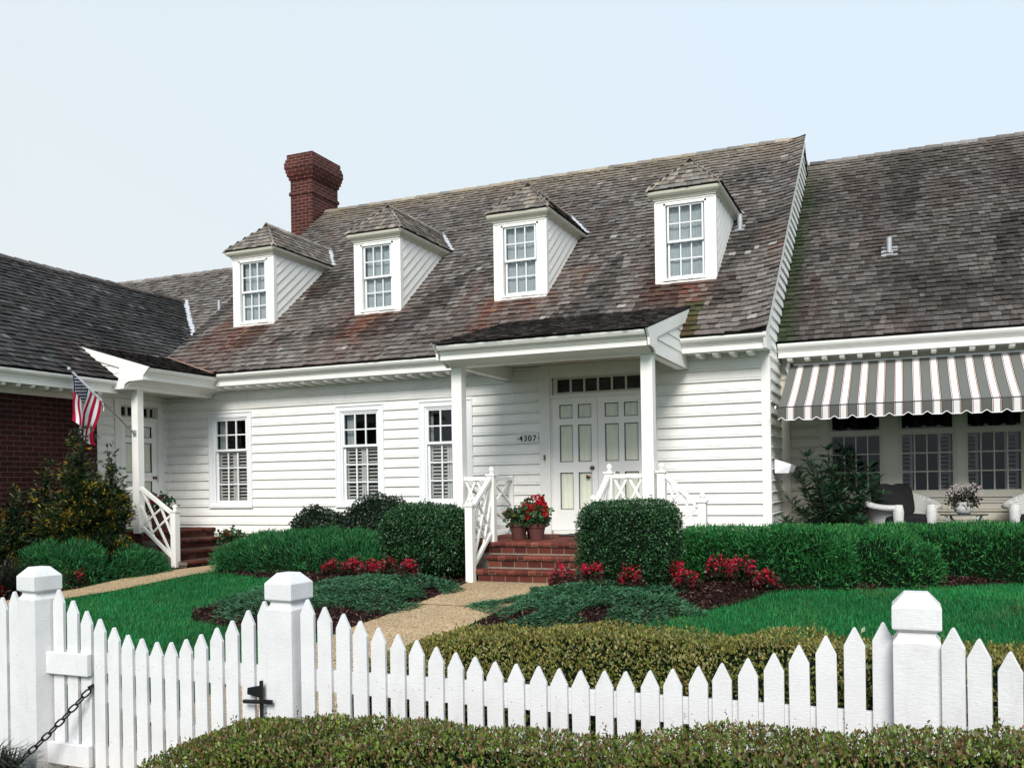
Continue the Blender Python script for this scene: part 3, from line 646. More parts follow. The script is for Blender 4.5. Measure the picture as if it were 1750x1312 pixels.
# dormers
def dormer(cx):
    hw = .447; y0, zb, zt = DY, DZ, 5.60; fr = Fr((cx, y0, 0), (1, 0, 0), (0, -1, 0)); m = M['white']
    mb = MB()
    # front: side boards, head, sill around the sash opening
    a = .295
    fr.box(mb, -hw, -a, -.10, .0, zb - .03, zt); fr.box(mb, a, hw, -.10, .0, zb - .03, zt); fr.box(mb, -a, a, -.10, .0, 5.50, zt); fr.box(mb, -a, a, -.10, .0, zb - .03, 4.375)
    fr.box(mb, -hw - .008, hw + .008, .0, .022, zb - .035, zb + .02); fr.box(mb, -a - .03, a + .03, .0, .018, 4.35, 4.385)
    for s in (-1, 1): fr.box(mb, min(s * (a + .03), s * a), max(s * (a + .03), s * a), .0, .014, 4.385, 5.525)
    fr.box(mb, -a - .03, a + .03, .0, .014, 5.495, 5.527)
    fr.box(mb, -hw, hw, .0, .012, zt - .05, zt)
    d = mb.build('dormer', m, house)
    # slanted cheek boards, parallel with the roof
    ck = MB()
    for s in (-1, 1):
        X = cx + s * hw
        for k in range(-1, 9):
            dz = .1705
            def q(kk, off):
                z0_ = zb - .02 + kk * dz; 
                if z0_ >= zt: return None
                zst = max(z0_, zb - .05); yt = y0 + (zt - z0_) / MS
                return (X + s * off, y0 + .09 if kk > -2 else y0, z0_ + MS * .09), (X + s * off, yt, zt)
            A = q(k, .022)
            if A is None: break
            B = q(k + 1, .004)
            if B is None or B[0][2] > zt: B = ((X + s * .004, y0 + .09, zt), (X + s * .004, min(A[1][1], y0 + .09 + .001), zt))
            A2 = ((A[0][0] - s * .02, A[0][1], A[0][2]), (A[1][0] - s * .02, A[1][1], A[1][2]))
            ck.add([A[0], A[1], B[1], B[0], A2[0], A2[1]], [(0, 1, 2, 3), (0, 4, 5, 1)])
        mb2 = ck
        mb2.box(min(X, X + s * .02), max(X, X + s * .02), y0 - .002, y0 + .09, zb - .02, zt)
    ck.build('cheek_siding', M['white'], d)
    # cornice: swept on three sides
    prof = [(0, .10), (.115, .10), (.115, .088), (.105, .06), (.08, .035), (.05, .025), (.045, .008), (.03, .0), (.03, -.015), (0, -.015)]
    cb = MB(); zc = zt - .005; yb = y0 + 1.75
    n = len(prof); vs = []
    for w, z in prof: vs.append((cx - hw - w, yb, zc + z))
    for w, z in prof: vs.append((cx - hw - w, y0 - w, zc + z))
    for w, z in prof: vs.append((cx + hw + w, y0 - w, zc + z))
    for w, z in prof: vs.append((cx + hw + w, yb, zc + z))
    cb.add(vs, [(r * n + i, r * n + (i + 1) % n, (r + 1) * n + (i + 1) % n, (r + 1) * n + i) for r in range(3) for i in range(n)])
    cb.add([(cx - hw, y0, zc + .03), (cx + hw, y0, zc + .03), (cx + hw, yb, zc + .03), (cx - hw, yb, zc + .03)], [(0, 1, 2, 3)])
    cb.build('dormer_cornice', M['cream'], d)
    # hip roof
    e = hw + .125; ze = zc + .112; ye = y0 - .125; rise = .98; S2 = 1 / math.sqrt(1 + rise * rise); pk = Vector((cx, ye + e, ze + e * rise))
    tones = [(.24, .205, .165), (.19, .17, .15), (.28, .24, .20), (.16, .14, .125), (.21, .20, .185)]
    tt = lambda u, s, j: pick(random.choice(tones), .8, .75, 1.3); L = e / S2
    r1, _ = shingles((cx - e, ye, ze), (1, 0, 0), (0, S2, S2 * rise), L, lambda s: (s * S2, 2 * e - s * S2), tt, .13, thick=.018)
    def back(s):  # length of the side slopes up to the main roof
        z = ze + s * S2 * rise; return (z - EZ) / MS + EY - ye
    r2, _ = shingles((cx + e, ye, ze), (0, 1, 0), (-S2, 0, S2 * rise), L, lambda s: (s * S2, back(s)), tt, .13, thick=.018)
    r3, _ = shingles((cx - e, ye, ze), (0, 1, 0), (S2, 0, S2 * rise), L, lambda s: (s * S2, back(s)), tt, .13, thick=.018)
    for r in (r2, r3): r1.add(r.v, r.f, None); r1.c[-len(r.c):] = r.c
    h = (S2, 0, -S2 * rise); hl = (-S2, 0, -S2 * rise); hf = (0, -S2, -S2 * rise)
    caps(r1, (cx + e, ye, ze + .012), pk + Vector((0, 0, .012)), hf, h, .15, .09, .016, tones); caps(r1, (cx - e, ye, ze + .012), pk + Vector((0, 0, .012)), hf, hl, .15, .09, .016, tones)
    yb2 = (pk.z - EZ) / MS + EY
    caps(r1, pk + Vector((0, -.05, .014)), (cx, yb2, pk.z + .014), h, hl, .17, .10, .016, tones)
    r1.add([(cx - e, ye, ze - .004), (cx + e, ye, ze - .004), tuple(pk - Vector((0, 0, .004))), (cx + e, back(0) + ye, ze - .004), (cx, yb2, pk.z - .004), (cx - e, back(0) + ye, ze - .004)], [(0, 1, 2), (1, 3, 4, 2), (0, 2, 4, 5)], (.03, .027, .025))
    r1.build('dormer_roof', M['shingle'], d)
    fl = MB()
    for s in (-1, 1):
        A = Vector((cx + s * e, back(0) + ye, ze + .042)); B = Vector((cx, yb2, pk.z + .042))
        for k in range(5): p, q_ = A.lerp(B, k / 5.0), A.lerp(B, (k + 1.1) / 5.0); q_.z -= .008; fl.bar(p, q_, .10, .006)
    fl.build('valley_flashing', M['lead'], d)
    zm = 4.945
    sash(fr, -.275, .275, zm - .018, 5.495, 3, 2, -.045, d, stile=.026, br=.034, mw=.017); sash(fr, -.275, .275, 4.385, zm + .018, 3, 2, -.082, d, stile=.028, br=.042, mw=.017)
    room(fr, -.28, .28, 4.37, 5.51, d, .5)
    cu = MB(); n = 40; pts = [(-.27 + .54 * k / n, -.118 + .004 * math.sin(k * 1.7) + .006 * math.sin(k * .6)) for k in range(n + 1)]
    cu.add([fr(u, w, z) for u, w in pts for z in (4.38, 5.5)], [(2 * k, 2 * k + 2, 2 * k + 3, 2 * k + 1) for k in range(n)]); cu.build('curtain', M['curtain'], d)
    return d
for cx in DX: dormer(cx)

# front porch
PX0, PX1 = -5.69, -2.85
PCP = [(1.80, 3.135), (2.318, 3.135), (2.312, 3.112), (2.29, 3.08), (2.25, 3.062), (2.232, 3.05), (2.226, 3.035), (2.212, 3.035), (2.212, 3.022), (2.20, 3.022), (2.20, 2.955), (2.17, 2.955), (2.12, 2.948), (2.03, 2.93), (1.965, 2.905), (1.95, 2.89), (1.78, 2.89), (1.78, 3.1)]
mb = MB(); mb.extr(PCP, lambda w, z: FW(PX0 + .02, w, z), lambda w, z: FW(PX1 - .02, w, z))
for a, b in ((PX0, PX0 + .14), (PX1 - .14, PX1)): mb.box(a, b, -1.79, -.012, 2.892, 3.10)
mb.build('porch_beam', M['white'], house)
mb = MB(); mb.box(PX0 + .14, PX1 - .14, -1.8, -.03, 3.085, 3.12); mb.build('porch_ceiling', M['cream'], house)
for sx, X in ((1, PX1), (-1, PX0)):
    mb = MB(); rz_ = lambda y: 3.15 + .265 * (y + 2.33)
    rk = [(-2.335, 3.14), (-2.24, 3.045), (-2.228, 2.955), (-2.06, 2.945), (-1.975, 2.91), (-1.953, 2.886), (-1.90, 2.886), (-1.885, 3.04), (-1.86, rz_(-1.86) - .175), (-.17, rz_(-.17) - .175), (.12, rz_(.12) - .012)]
    mb.add([(X, y, z) for y, z in rk] + [(X + sx * .028, y, z) for y, z in rk], [tuple(range(10, -1, -1)), tuple(range(11, 22))] + [(i, (i + 1) % 11, 11 + (i + 1) % 11, 11 + i) for i in range(11)])
    for k, (z0, z1) in enumerate(((2.892, 3.085), (3.085, 3.24), (3.24, 3.39), (3.39, 3.54))):
        bk = lambda z: (-.005 if k == 0 else -.42) if z < 3.26 else (z - EZ) / MS + EY + .08
        yf = lambda z: max(-1.95, (z - 2.99) / .265 - 2.33)
        if yf(z0) > bk(z0): continue
        mb.add([(X + sx * (.014 if k else .006), yf(z0), z0), (X + sx * (.014 if k else .006), bk(z0), z0), (X + sx * .002, max(bk(z1), yf(z1) + .01), z1), (X + sx * .002, yf(z1), z1), (X - sx * .02, yf(z0), z0), (X - sx * .02, bk(z0), z0)], [(0, 1, 2, 3), (0, 4, 5, 1)])
    mb.build('porch_gable', M['white'], house)
DK = [(.085, .075, .07), (.125, .11, .103), (.055, .05, .048), (.18, .163, .153), (.28, .256, .243)]
pc = 1 / math.sqrt(1 + .265 ** 2)
smb, _ = shingles((PX0 - .02, -2.35, 3.152), (1, 0, 0), (0, pc, pc * .265), 2.6 / pc, lambda s: (0, PX1 - PX0 + .05), lambda u, s, j: pick(random.choice(DK), .8, .6, 1.5), .115, wmin=.06, wmax=.13, thick=.022)
smb.add([(PX0 - .01, -2.33, 3.15), (PX1 + .025, -2.33, 3.15), (PX1 + .025, .2, 3.82), (PX0 - .01, .2, 3.82)], [(0, 1, 2, 3)], (.02, .02, .02))
smb.build('porch_roof', M['shingle'], house)
def post(x, y, z0, z1, w=.15, nm='porch_post'):
    mb = MB(); h = w / 2; mb.box(x - h, x + h, y - h, y + h, z0, z1); mb.build(nm, M['white'], house, bevel=.004)
PF = .54
post(-5.585, -1.84, PF, 2.89); post(-2.955, -1.84, PF, 2.89)
def newel(x, y, z0, zt, w=.1):
    mb = MB(); h = w / 2; mb.box(x - h, x + h, y - h, y + h, z0, zt - .012); mb.box(x - h - .014, x + h + .014, y - h - .014, y + h + .014, zt - .012, zt + .012)
    mb.lathe([(.03, 0), (.034, .012), (.022, .02), (.028, .03), (.038, .05), (.036, .07), (.024, .088), (.008, .10), (.001, .104)], (x, y, zt + .012), 14)
    mb.build('newel_post', M['white'], house)
def railing(p, q, b0, t0, b1, t1, pat=0):
    mb = MB(); p, q = Vector((*p, 0)), Vector((*q, 0))
    P = lambda s, t: tuple(p.lerp(q, s) + Vector((0, 0, (b0 + (t0 - b0) * t) * (1 - s) + (b1 + (t1 - b1) * t) * s)))
    mb.bar(P(0, 1), P(1, 1), .062, .05); mb.bar(P(0, 0), P(1, 0), .05, .045)
    segs = [((0, 1), (1, 0)), ((0, 0), (1, 1)), ((0, .5), (.5, 1)), ((.5, 0), (1, .5)), ((0, .5), (.5, 0)), ((.5, 1), (1, .5))]
    if pat: segs = [((0, 1), (1, 0)), ((0, 0), (.72, 1)), ((.28, 0), (1, 1)), ((0, .55), (.42, 0)), ((.58, 1), (1, .45))]
    for k, (a, b) in enumerate(segs):
        A, B = Vector(P(*a)), Vector(P(*b)); dd = (B - A).normalized(); mb.bar(A + dd * .012, B - dd * .012, .028 - .002 * (k % 3), .03)
    mb.build('railing', M['white'], house)
NX0, NX1 = -5.115, -3.475
newel(NX0, -1.84, PF, 1.43); newel(NX1, -1.84, PF, 1.43); newel(NX0, -2.52, .02, 1.045); newel(NX1, -2.52, .02, 1.045)
railing((-5.51, -1.84), (NX0 - .05, -1.84), .66, 1.385, .66, 1.385); railing((NX1 + .05, -1.84), (-3.03, -1.84), .66, 1.385, .66, 1.385)
railing((NX0, -1.89), (NX0, -2.47), .66, 1.385, .25, 1.0, 1); railing((NX1, -1.89), (NX1, -2.47), .66, 1.385, .25, 1.0, 1)
railing((-5.60, -1.765), (-5.60, -.07), .66, 1.385, .66, 1.385, 1); post(-5.60, -.035, PF, 1.44, .07, 'newel_post')
newel(-2.80, -1.84, PF, 1.43); newel(-2.30, -1.84, .02, 1.06); railing((-2.75, -1.84), (-2.35, -1.84), .66, 1.385, .25, 1.0)

BR = [(.115, .029, .021), (.145, .037, .025), (.095, .024, .019), (.17, .05, .032), (.105, .025, .019)]
def brc(k=1.0): return pick(random.choice(BR), k, .72, 1.22)
MO = (.26, .225, .18)
def steps(fr, u0, u1, wedge, zt, n, riser, tread, pu0, pu1, wback=0, k=1.0):
    mb = MB()
    fr.box(mb, pu0, pu1, wback, wedge - .048, -.2, zt - .012, (.075, .026, .022))
    for i in range(n):
        w = wedge + i * tread; z = zt - i * riser; a0, a1 = (pu0, pu1) if i == 0 else (u0, u1)
        fr.box(mb, a0 + .02, a1 - .02, w - .33, w - .046, -.2, z - .008, tuple(x * k for x in MO))
        nb = int((a1 - a0) / .088); du = (a1 - a0) / nb
        pr = [(w - .20, z), (w - .022, z), (w - .006, z - .010), (w, z - .03), (w - .006, z - .050), (w - .022, z - .06), (w - .20, z - .06)]
        for b in range(nb):
            g = .004; j = random.uniform(-.004, .004); c = brc(k * 1.15)
            mb.extr([(a + j, b_) for a, b_ in pr], lambda q, zz: fr(a0 + b * du + g, q, zz), lambda q, zz: fr(a0 + (b + 1) * du - g, q, zz), c)
        fr.box(mb, a0 + .002, a1 - .002, w - .21, w - .014, z - .056, z - .006, tuple(x * k for x in MO))
        nb = max(1, int((a1 - a0) / .178)); du = (a1 - a0) / nb; zz = z - .068
        while zz - .07 > z - riser - .01:
            for b in range(nb): fr.box(mb, a0 + .02 + b * (du - .04 / nb) + .005, a0 + .02 + (b + 1) * (du - .04 / nb) - .005, w - .09, w - .040, zz - .078, zz - .002, brc(k * .8))
            zz -= .085
    # paving of the landing
    nu = int((pu1 - pu0) / .205); nw = int((wedge - .2 - wback) / .1); du = (pu1 - pu0) / nu; dw = (wedge - .2 - wback) / nw
    for a in range(nw):
        for b in range(nu + 1):
            x0 = pu0 + (b - (.5 if a % 2 else 0)) * du; x0c, x1c = max(pu0, x0 + .004), min(pu1, x0 + du - .004)
            if x1c - x0c > .02: fr.box(mb, x0c, x1c, wback + a * dw + .004, wback + (a + 1) * dw - .004, zt - .03, zt + random.uniform(-.002, .002), brc(k * 1.05))
    return mb.build('brick_steps', M['brickstep'], house)
steps(FW, -5.06, -3.53, 1.90, PF, 3, .156, .30, -5.70, -2.84, .02)
FP = Fr((-2.84, 0, 0), (0, 1, 0), (1, 0, 0)); 
mb = MB()
for i, z in enumerate((.384, .228)):
    mb.box(-2.84, -2.84 + .28 * (i + 1), -1.8, -.15, 0, z - (0.001 * i), brc())
mb.build('brick_steps', M['brickstep'], house)

# left porch (its eave faces right)
LPX, LPZ, LPM, LPY = -10.86, 3.235, .29, -2.02
FL = Fr((0, 0, 0), (0, 1, 0), (1, 0, 0)); 
LCP = [(-11.6, 3.21), (-10.885, 3.215), (-10.885, 3.20), (-10.905, 3.165), (-10.945, 3.145), (-10.965, 3.13), (-10.97, 3.115), (-10.982, 3.115), (-10.982, 3.10), (-10.992, 3.10), (-10.992, 3.035), (-11.02, 3.035), (-11.12, 3.03), (-11.28, 3.005), (-11.38, 2.96), (-11.40, 2.915), (-11.54, 2.915), (-11.54, 3.2)]
mb = MB(); mb.extr(LCP, lambda w, z: (w, LPY + .01, z), lambda w, z: (w, -.03, z)); mb.box(-12.44, -11.541, -1.93, -1.78, 2.917, 3.05); mb.build('porch_beam', M['white'], house)
mb = MB(); mb.box(-12.45, -11.55, -1.78, -.03, 2.97, 3.0); mb.build('porch_ceiling', M['cream'], house)
mb = MB(); zr = lambda x: LPZ + LPM * (LPX - x)
rk = [(-10.87, 3.225), (-10.995, 3.10), (-10.998, 3.033), (-11.30, 3.022), (-11.38, 2.985), (-11.402, 2.912), (-11.45, 2.912), (-11.475, 3.05), (-11.49, zr(-11.49) - .165), (-12.02, zr(-12.02) - .165), (-12.40, zr(-12.40) - .04), (-12.47, zr(-12.47) - .012)]
n = len(rk); mb.add([(x, LPY - .028, z) for x, z in rk] + [(x, LPY, z) for x, z in rk], [tuple(range(n)), tuple(range(2 * n - 1, n - 1, -1))] + [(i, n + i, n + (i + 1) % n, (i + 1) % n) for i in range(n)])
for k, (z0, z1) in enumerate(((2.914, 3.06), (3.06, 3.17), (3.17, 3.30), (3.30, 3.42))):
    xl = lambda z: WE - (z - WZ) / WM - .06
    xr = lambda z: min(-11.44, LPX - (z - LPZ) / LPM - .12)
    if k == 0: A, B, Cc, D = -12.05, -11.44, -11.44, -11.62
    else: A, B, Cc, D = xl(z0), xr(z0), xr(z1), xl(z1)
    if A > B: continue
    D = min(D, Cc)
    y = LPY + (.006 if k else .0); mb.add([(A, y - .012, z0), (B, y - .012, z0), (Cc, y, z1), (D, y, z1), (A, y + .02, z0), (B, y + .02, z0)], [(0, 1, 2, 3), (0, 4, 5, 1)])
mb.build('porch_gable', M['white'], house)
lc = 1 / math.sqrt(1 + LPM ** 2)
def ur_lp(s): z = LPZ + s * lc * LPM; return (0, (z - EZ) / MS + EY - LPY + .12)
smb, _ = shingles((LPX, LPY - .03, LPZ), (0, 1, 0), (-lc, 0, lc * LPM), 1.62 / lc, ur_lp, lambda u, s, j: pick(random.choice(DK), .7, .6, 1.5), .115, wmin=.06, wmax=.13, thick=.022)
smb.add([(LPX, LPY - .02, LPZ - .004), (LPX, -.5, LPZ - .004), (-12.47, .1, zr(-12.47) - .004), (-12.47, LPY - .02, zr(-12.47) - .004)], [(0, 1, 2, 3)], (.02, .02, .02))
smb.build('porch_roof', M['shingle_y'], house)
mb = MB()
for k in range(14):
    def vq(t): x = LPX + (X_L - LPX) * t; z = zr(x); return Vector((x, (z - EZ) / MS + EY - .01, z + .045))
    a, b = vq(k / 14), vq((k + 1.1) / 14); b.z -= .01; mb.bar(a, b, .05, .008)
mb.build('valley_flashing', flat('copper_flashing', (.42, .27, .21), .6, .2), house)
LF = .62
post(-11.47, -1.70, LF - .02, 2.915, .13)
steps(FD, -1.72, -.02, 1.10, LF, 4, .155, .30, -1.72, -.02, .03, k=.62)
newel(-10.70, -1.72, -.1, .955); railing((-11.405, -1.71), (-10.75, -1.72), .72, 1.335, .22, .92, 1); railing((-12.44, -1.70), (-11.535, -1.70), .74, 1.335, .74, 1.335, 1)

# right wing wall
GW = [(-1.06, -.315), (-.115, .64), (.735, 1.49), (1.585, 2.34), (2.6, 3.35)]
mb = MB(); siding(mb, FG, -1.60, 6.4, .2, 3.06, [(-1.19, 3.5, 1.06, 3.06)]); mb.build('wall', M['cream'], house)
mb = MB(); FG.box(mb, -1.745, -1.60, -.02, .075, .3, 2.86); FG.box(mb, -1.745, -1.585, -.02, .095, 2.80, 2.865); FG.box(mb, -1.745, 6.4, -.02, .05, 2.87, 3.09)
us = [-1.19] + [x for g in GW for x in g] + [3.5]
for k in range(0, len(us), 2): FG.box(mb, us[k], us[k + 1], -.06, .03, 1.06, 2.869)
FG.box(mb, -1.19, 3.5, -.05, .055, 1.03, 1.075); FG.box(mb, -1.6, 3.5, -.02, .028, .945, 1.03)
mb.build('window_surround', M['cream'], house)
for k, (a, b) in enumerate(GW):
    mb = MB()
    for (x0, x1, y0, y1) in ((a, a + .03, 1.076, 2.868), (b - .03, b, 1.076, 2.868), (a + .03, b - .03, 1.945, 1.985), (a + .03, b - .03, 2.838, 2.868), (a + .03, b - .03, 1.076, 1.105)): FG.box(mb, x0, x1, -.05, .016, y0, y1)
    w = mb.build('window', M['cream'], house)
    sash(FG, a + .03, b - .03, 1.105, 1.945, 4, 3, -.04, w, M['wingglass'], mname='cream', stile=.02, br=.025, mw=.016); sash(FG, a + .03, b - .03, 1.985, 2.838, 1, 1, -.04, w, M['wingglass'], mname='cream', stile=.02, br=.025)
    room(FG, a + .01, b - .01, 1.08, 2.86, w, .8)
    if k: shutter(FG, a + .02, a + .19, 1.11, 1.93, w, 1, -.22, 'slat_shade'); 
    if k and k < 4: shutter(FG, b - .24, b - .06, 1.11, 1.93, w, 1, -.22, 'slat_shade')

# wall lamp and number sign, mat
l = thing('wall_lamp', 'white box lamp fixed to the shaded side wall beside the oleander', 'lamp', (-1.745, .35, 1.5))
mb = MB(); mb.box(-1.72, -1.70, .28, .42, 1.42, 1.58)
mb.hexa([(-1.70, .22, 1.40), (-1.52, .26, 1.40), (-1.52, .44, 1.40), (-1.70, .48, 1.40)], [(-1.70, .22, 1.60), (-1.48, .24, 1.52), (-1.48, .46, 1.52), (-1.70, .48, 1.60)]); mb.build('housing', M['lamp'], l)
mb = MB(); mb.hexa([(-1.519, .27, 1.41), (-1.46, .30, 1.41), (-1.46, .40, 1.41), (-1.519, .43, 1.41)], [(-1.479, .25, 1.515), (-1.42, .28, 1.50), (-1.42, .42, 1.50), (-1.479, .45, 1.515)]); mb.build('lens', M['galv'], l)
s = thing('house_number', 'small white plate with black figures 4307 left of the front door', 'sign', (-5.315, -.02, 1.995))
mb = MB(); FW.box(mb, -5.49, -5.14, .0, .044, 1.925, 2.072); mb.build('plate', M['tile'], s, bevel=.003)
cu = bpy.data.curves.new('figures', 'FONT'); cu.body = '\u00b74307\u00b7'; cu.size = .125; cu.align_x = 'CENTER'; cu.align_y = 'CENTER'; cu.extrude = .003; cu.space_character = 1.18; cu.offset = .0012
cu.materials.append(M['ink']); tmp = bpy.data.objects.new('figures_text', cu); COL.objects.link(tmp); bpy.context.view_layer.update()
me = bpy.data.meshes.new_from_object(tmp.evaluated_get(bpy.context.evaluated_depsgraph_get())); bpy.data.objects.remove(tmp)
fo = bpy.data.objects.new('figures', me); COL.objects.link(fo); fo.parent = s; fo.location = (0, -.030, 0); fo.rotation_euler = (R(90), 0, 0)
mb = MB(); mb.box(-4.62, -3.75, -.62, -.12, PF + .002, PF + .02); o = mb.build('doormat', M['rubber'], bevel=.006); o['label'] = 'dark doormat lying before the white double front doors'; o['category'] = 'doormat'

# ------------------------------------------------------------------ awning
AX0, AX1, AYT, AZT, AYB, AZB = -1.56, 6.2, 1.215, 3.02, -.25, 2.275
aw = thing('awning', 'grey and white striped canvas awning with scalloped edge over the patio', 'awning', (2, 1.2, 2.6))
GR, WH, RU, BK, BE = (.135, .14, .13), (.76, .76, .76), (.30, .09, .06), (.05, .05, .05), (.62, .56, .46)
STR = [(.106, GR), (.008, BK), (.006, WH), (.009, RU), (.069, WH), (.009, RU), (.006, BE), (.010, BK)]
cv = MB(); vl = MB(); u = AX0 - .03; segs = []
while u < AX1:
    for wd_, c in STR: segs.append((u, min(u + wd_, AX1), c)); u += wd_
def cp(x, t):
    sg = -.035 * math.sin(math.pi * t) - .012 * math.sin(x * 1.9) * math.sin(math.pi * t); return (x, AYT + (AYB - AYT) * t, AZT + (AZB - AZT) * t + sg)
for a, b, c in segs:
    n = 8; cv.add([cp(x, k / n) for k in range(n + 1) for x in (a, b)], [(2 * k, 2 * k + 1, 2 * k + 3, 2 * k + 2) for k in range(n)], c)
PER = sum(x[0] for x in STR); gc = AX0 - .03 + .049
def vz(x):
    ph = abs(((x - gc + PER / 2) % PER) - PER / 2); return AZB - .165 + max(0, .038 - ph * .7) + .006 * math.cos(x * 3)
def vy(x, t): return AYB - .012 - .012 * t * math.sin(x * 8.3) - .02 * t
for a, b, c in segs:
    m = max(1, int((b - a) / .012))
    for k in range(m):
        x0, x1 = a + (b - a) * k / m, a + (b - a) * (k + 1) / m; n = 3; vs = []
        for j in range(n + 1):
            for x in (x0, x1): zz = AZB + (vz(x) - AZB) * j / n; vs.append((x, vy(x, j / n), zz))
        for x in (x0, x1): vs.append((x, vy(x, 1) - .001, vz(x) - .010))
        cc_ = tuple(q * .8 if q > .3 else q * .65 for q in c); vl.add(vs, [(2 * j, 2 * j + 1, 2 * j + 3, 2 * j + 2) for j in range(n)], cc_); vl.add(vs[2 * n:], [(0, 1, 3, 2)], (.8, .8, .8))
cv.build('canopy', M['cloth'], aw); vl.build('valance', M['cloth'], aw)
mb = MB(); mb.tube([(AX0 - .05, AYB, AZB), (AX1, AYB, AZB)], .014, 8); mb.build('front_bar', M['iron'], aw)
mb = MB(); mb.tube([(AX0 - .07, AYB, AZB), (AX0 - .05, AYB, AZB)], .028, 10); mb.build('bar_end', M['lamp'], aw)
mb = MB(); mb.tube([(AX0 + .03, AYT - .01, AZT - .03), (AX1, AYT - .01, AZT - .03)], .035, 10); mb.build('roller', M['lamp'], aw)
mb = MB(); mb.box(AX0 - .06, AX0 - .02, 1.12, 1.25, AZT - .13, AZT + .02); mb.tube([(AX0 - .08, 1.17, AZT - .06), (AX0 - .03, 1.17, AZT - .06)], .05, 12); mb.tube([(AX0 - .05, 1.17, AZT - .11), (AX0 - .05, 1.15, AZT - .2)], .018, 8); mb.build('roller_bracket', M['lamp'], aw)
for x in (AX0 + .12, 2.0):
    mb = MB(); mb.tube([(x, 1.2, AZT - .12), (x + .45, .5, 2.50), (x + .02, AYB, AZB - .01)], .016, 8); mb.build('arm', M['iron'], aw)

# ------------------------------------------------------------------ flag
fl = thing('flag', 'stars and stripes flag on a slanted pole fixed to the side porch post', 'flag', (-11.46, -1.765, 2.215))
A, B = Vector((-11.46, -1.775, 2.215)), Vector((-11.45, -3.04, 3.12))
mb = MB(); mb.tube([A, B], .0125, 10); mb.build('pole', flat('pole_metal', (.30, .29, .28), .4, .5), fl)
mb = MB(); mb.lathe([(.004, -.03), (.02, -.02), (.03, 0), (.02, .022), (.003, .03)], tuple(B), 12); mb.build('finial', M['galv'], fl, smooth=True)
mb = MB(); mb.box(-11.49, -11.43, -1.776, -1.765, 2.17, 2.27); mb.tube([A, A.lerp(B, .07)], .02, 10); mb.build('bracket', M['galv'], fl)
H0, H1 = A.lerp(B, .955), A.lerp(B, .53); nu, nv = 169, 200; L = .74
def fpt(u, v):
    p = H0.lerp(H1, u); tgt = A.lerp(B, .985 - .33 * u).y; f = min(1, v / .8); f = f * f * (3 - 2 * f)
    y = p.y + (tgt - p.y) * f + (.02 * math.sin(v * 9 + u * 4) * v); z = p.z - v * L * (1 - .10 * abs(u - .5)) - .02 * (1 - u) * v
    x = p.x + .075 * math.sin(u * 6.0 + .6) * min(1, v * 2.2) + .03 * math.sin(u * 14 + v * 5) * v + .004
    return (x, y, z)
def fcol(u, v):
    if v < .40 and u < 7 / 13:
        r = u / (7 / 13) * 10; c_ = v / .40 * 12
        for du in (0,):
            ri, ci = round(r), round(c_)
            if 1 <= ri <= 9 and 1 <= ci <= 11 and (ri + ci) % 2 == 0 and math.hypot((r - ri) / .29, (c_ - ci) / .43) < 1: return (.82, .83, .85)
        return (.018, .022, .055)
    return (.42, .008, .045) if int(u * 13) % 2 == 0 else (.80, .82, .84)
mb = MB(); vs = [fpt(i / nu, j / nv) for i in range(nu + 1) for j in range(nv + 1)]
for i in range(nu):
    for j in range(nv):
        mb.f.append((i * (nv + 1) + j, (i + 1) * (nv + 1) + j, (i + 1) * (nv + 1) + j + 1, i * (nv + 1) + j + 1)); mb.c.append(fcol((i + .5) / nu, (j + .5) / nv))
mb.v = vs; mb.build('cloth', M['flagcloth'], fl, smooth=True)
mb = MB(); mb.tube([H0, H1], .019, 10); d_ = H1; mb.tube([d_, d_ + Vector((.01, .03, -.05)), d_ + Vector((.0, .05, -.11)), d_ + Vector((.01, .03, -.16))], .006, 6); mb.build('sleeve', flat('sleeve_cloth', (.72, .74, .78), .8), fl)

# ------------------------------------------------------------------ foliage tools
def unit(a): return a / np.maximum(1e-9, np.linalg.norm(a, axis=1, keepdims=True))
def leaves(P, D, L, W, nrm=None):
    """diamond leaves: base P, direction D, lengths, widths"""
    n = len(P); rnd = RNG.normal(0, 1, (n, 3)) if nrm is None else nrm + RNG.normal(0, .35, (n, 3))
    S = unit(np.cross(D, rnd)); L = L[:, None]; W = W[:, None]
    return np.stack([P, P + D * L * .5 + S * W * .5, P + D * L, P + D * L * .5 - S * W * .5], 1)
ZT_ = None
def surf(n, c, h, p=2.6, amp=.08, freq=2.0, seed=0, full=False):
    c, h = np.array(c, float), np.array(h, float); a = np.array([h[1] * h[2], h[0] * h[2], h[0] * h[1]]); a = a / a.sum()
    ax = RNG.choice(3, n, p=a); q = RNG.uniform(-1, 1, (n, 3)); sg = np.where(RNG.random(n) < .5, -1., 1.)
    if not full: sg = np.where(ax == 2, 1., sg); q[:, 2] = np.abs(q[:, 2])
    q[np.arange(n), ax] = sg; return project(q, c, h, p, amp, freq, seed)
def project(q, c, h, p, amp, freq, seed):
    r = (np.abs(q) ** p).sum(1) ** (-1 / p); s = q * r[:, None]; nr = unit(np.sign(s) * np.abs(s) ** (p - 1) / h)
    pt = c + s * h; d = np.array([mnoise.noise((a[0] * freq, a[1] * freq, a[2] * freq + seed * 9.1)) for a in pt]); d2 = np.array([mnoise.noise((a[0] * freq * 3, a[1] * freq * 3, a[2] * freq * 3 + seed * 3.7)) for a in pt])
    pt = pt + nr * ((d + .45 * d2) * amp)[:, None]
    if ZT_ is not None: pt[:, 2] += np.interp(pt[:, 0], *ZT_) * np.clip((pt[:, 2] - c[2]) / h[2], 0, 1.2)
    return pt, nr, d, d2
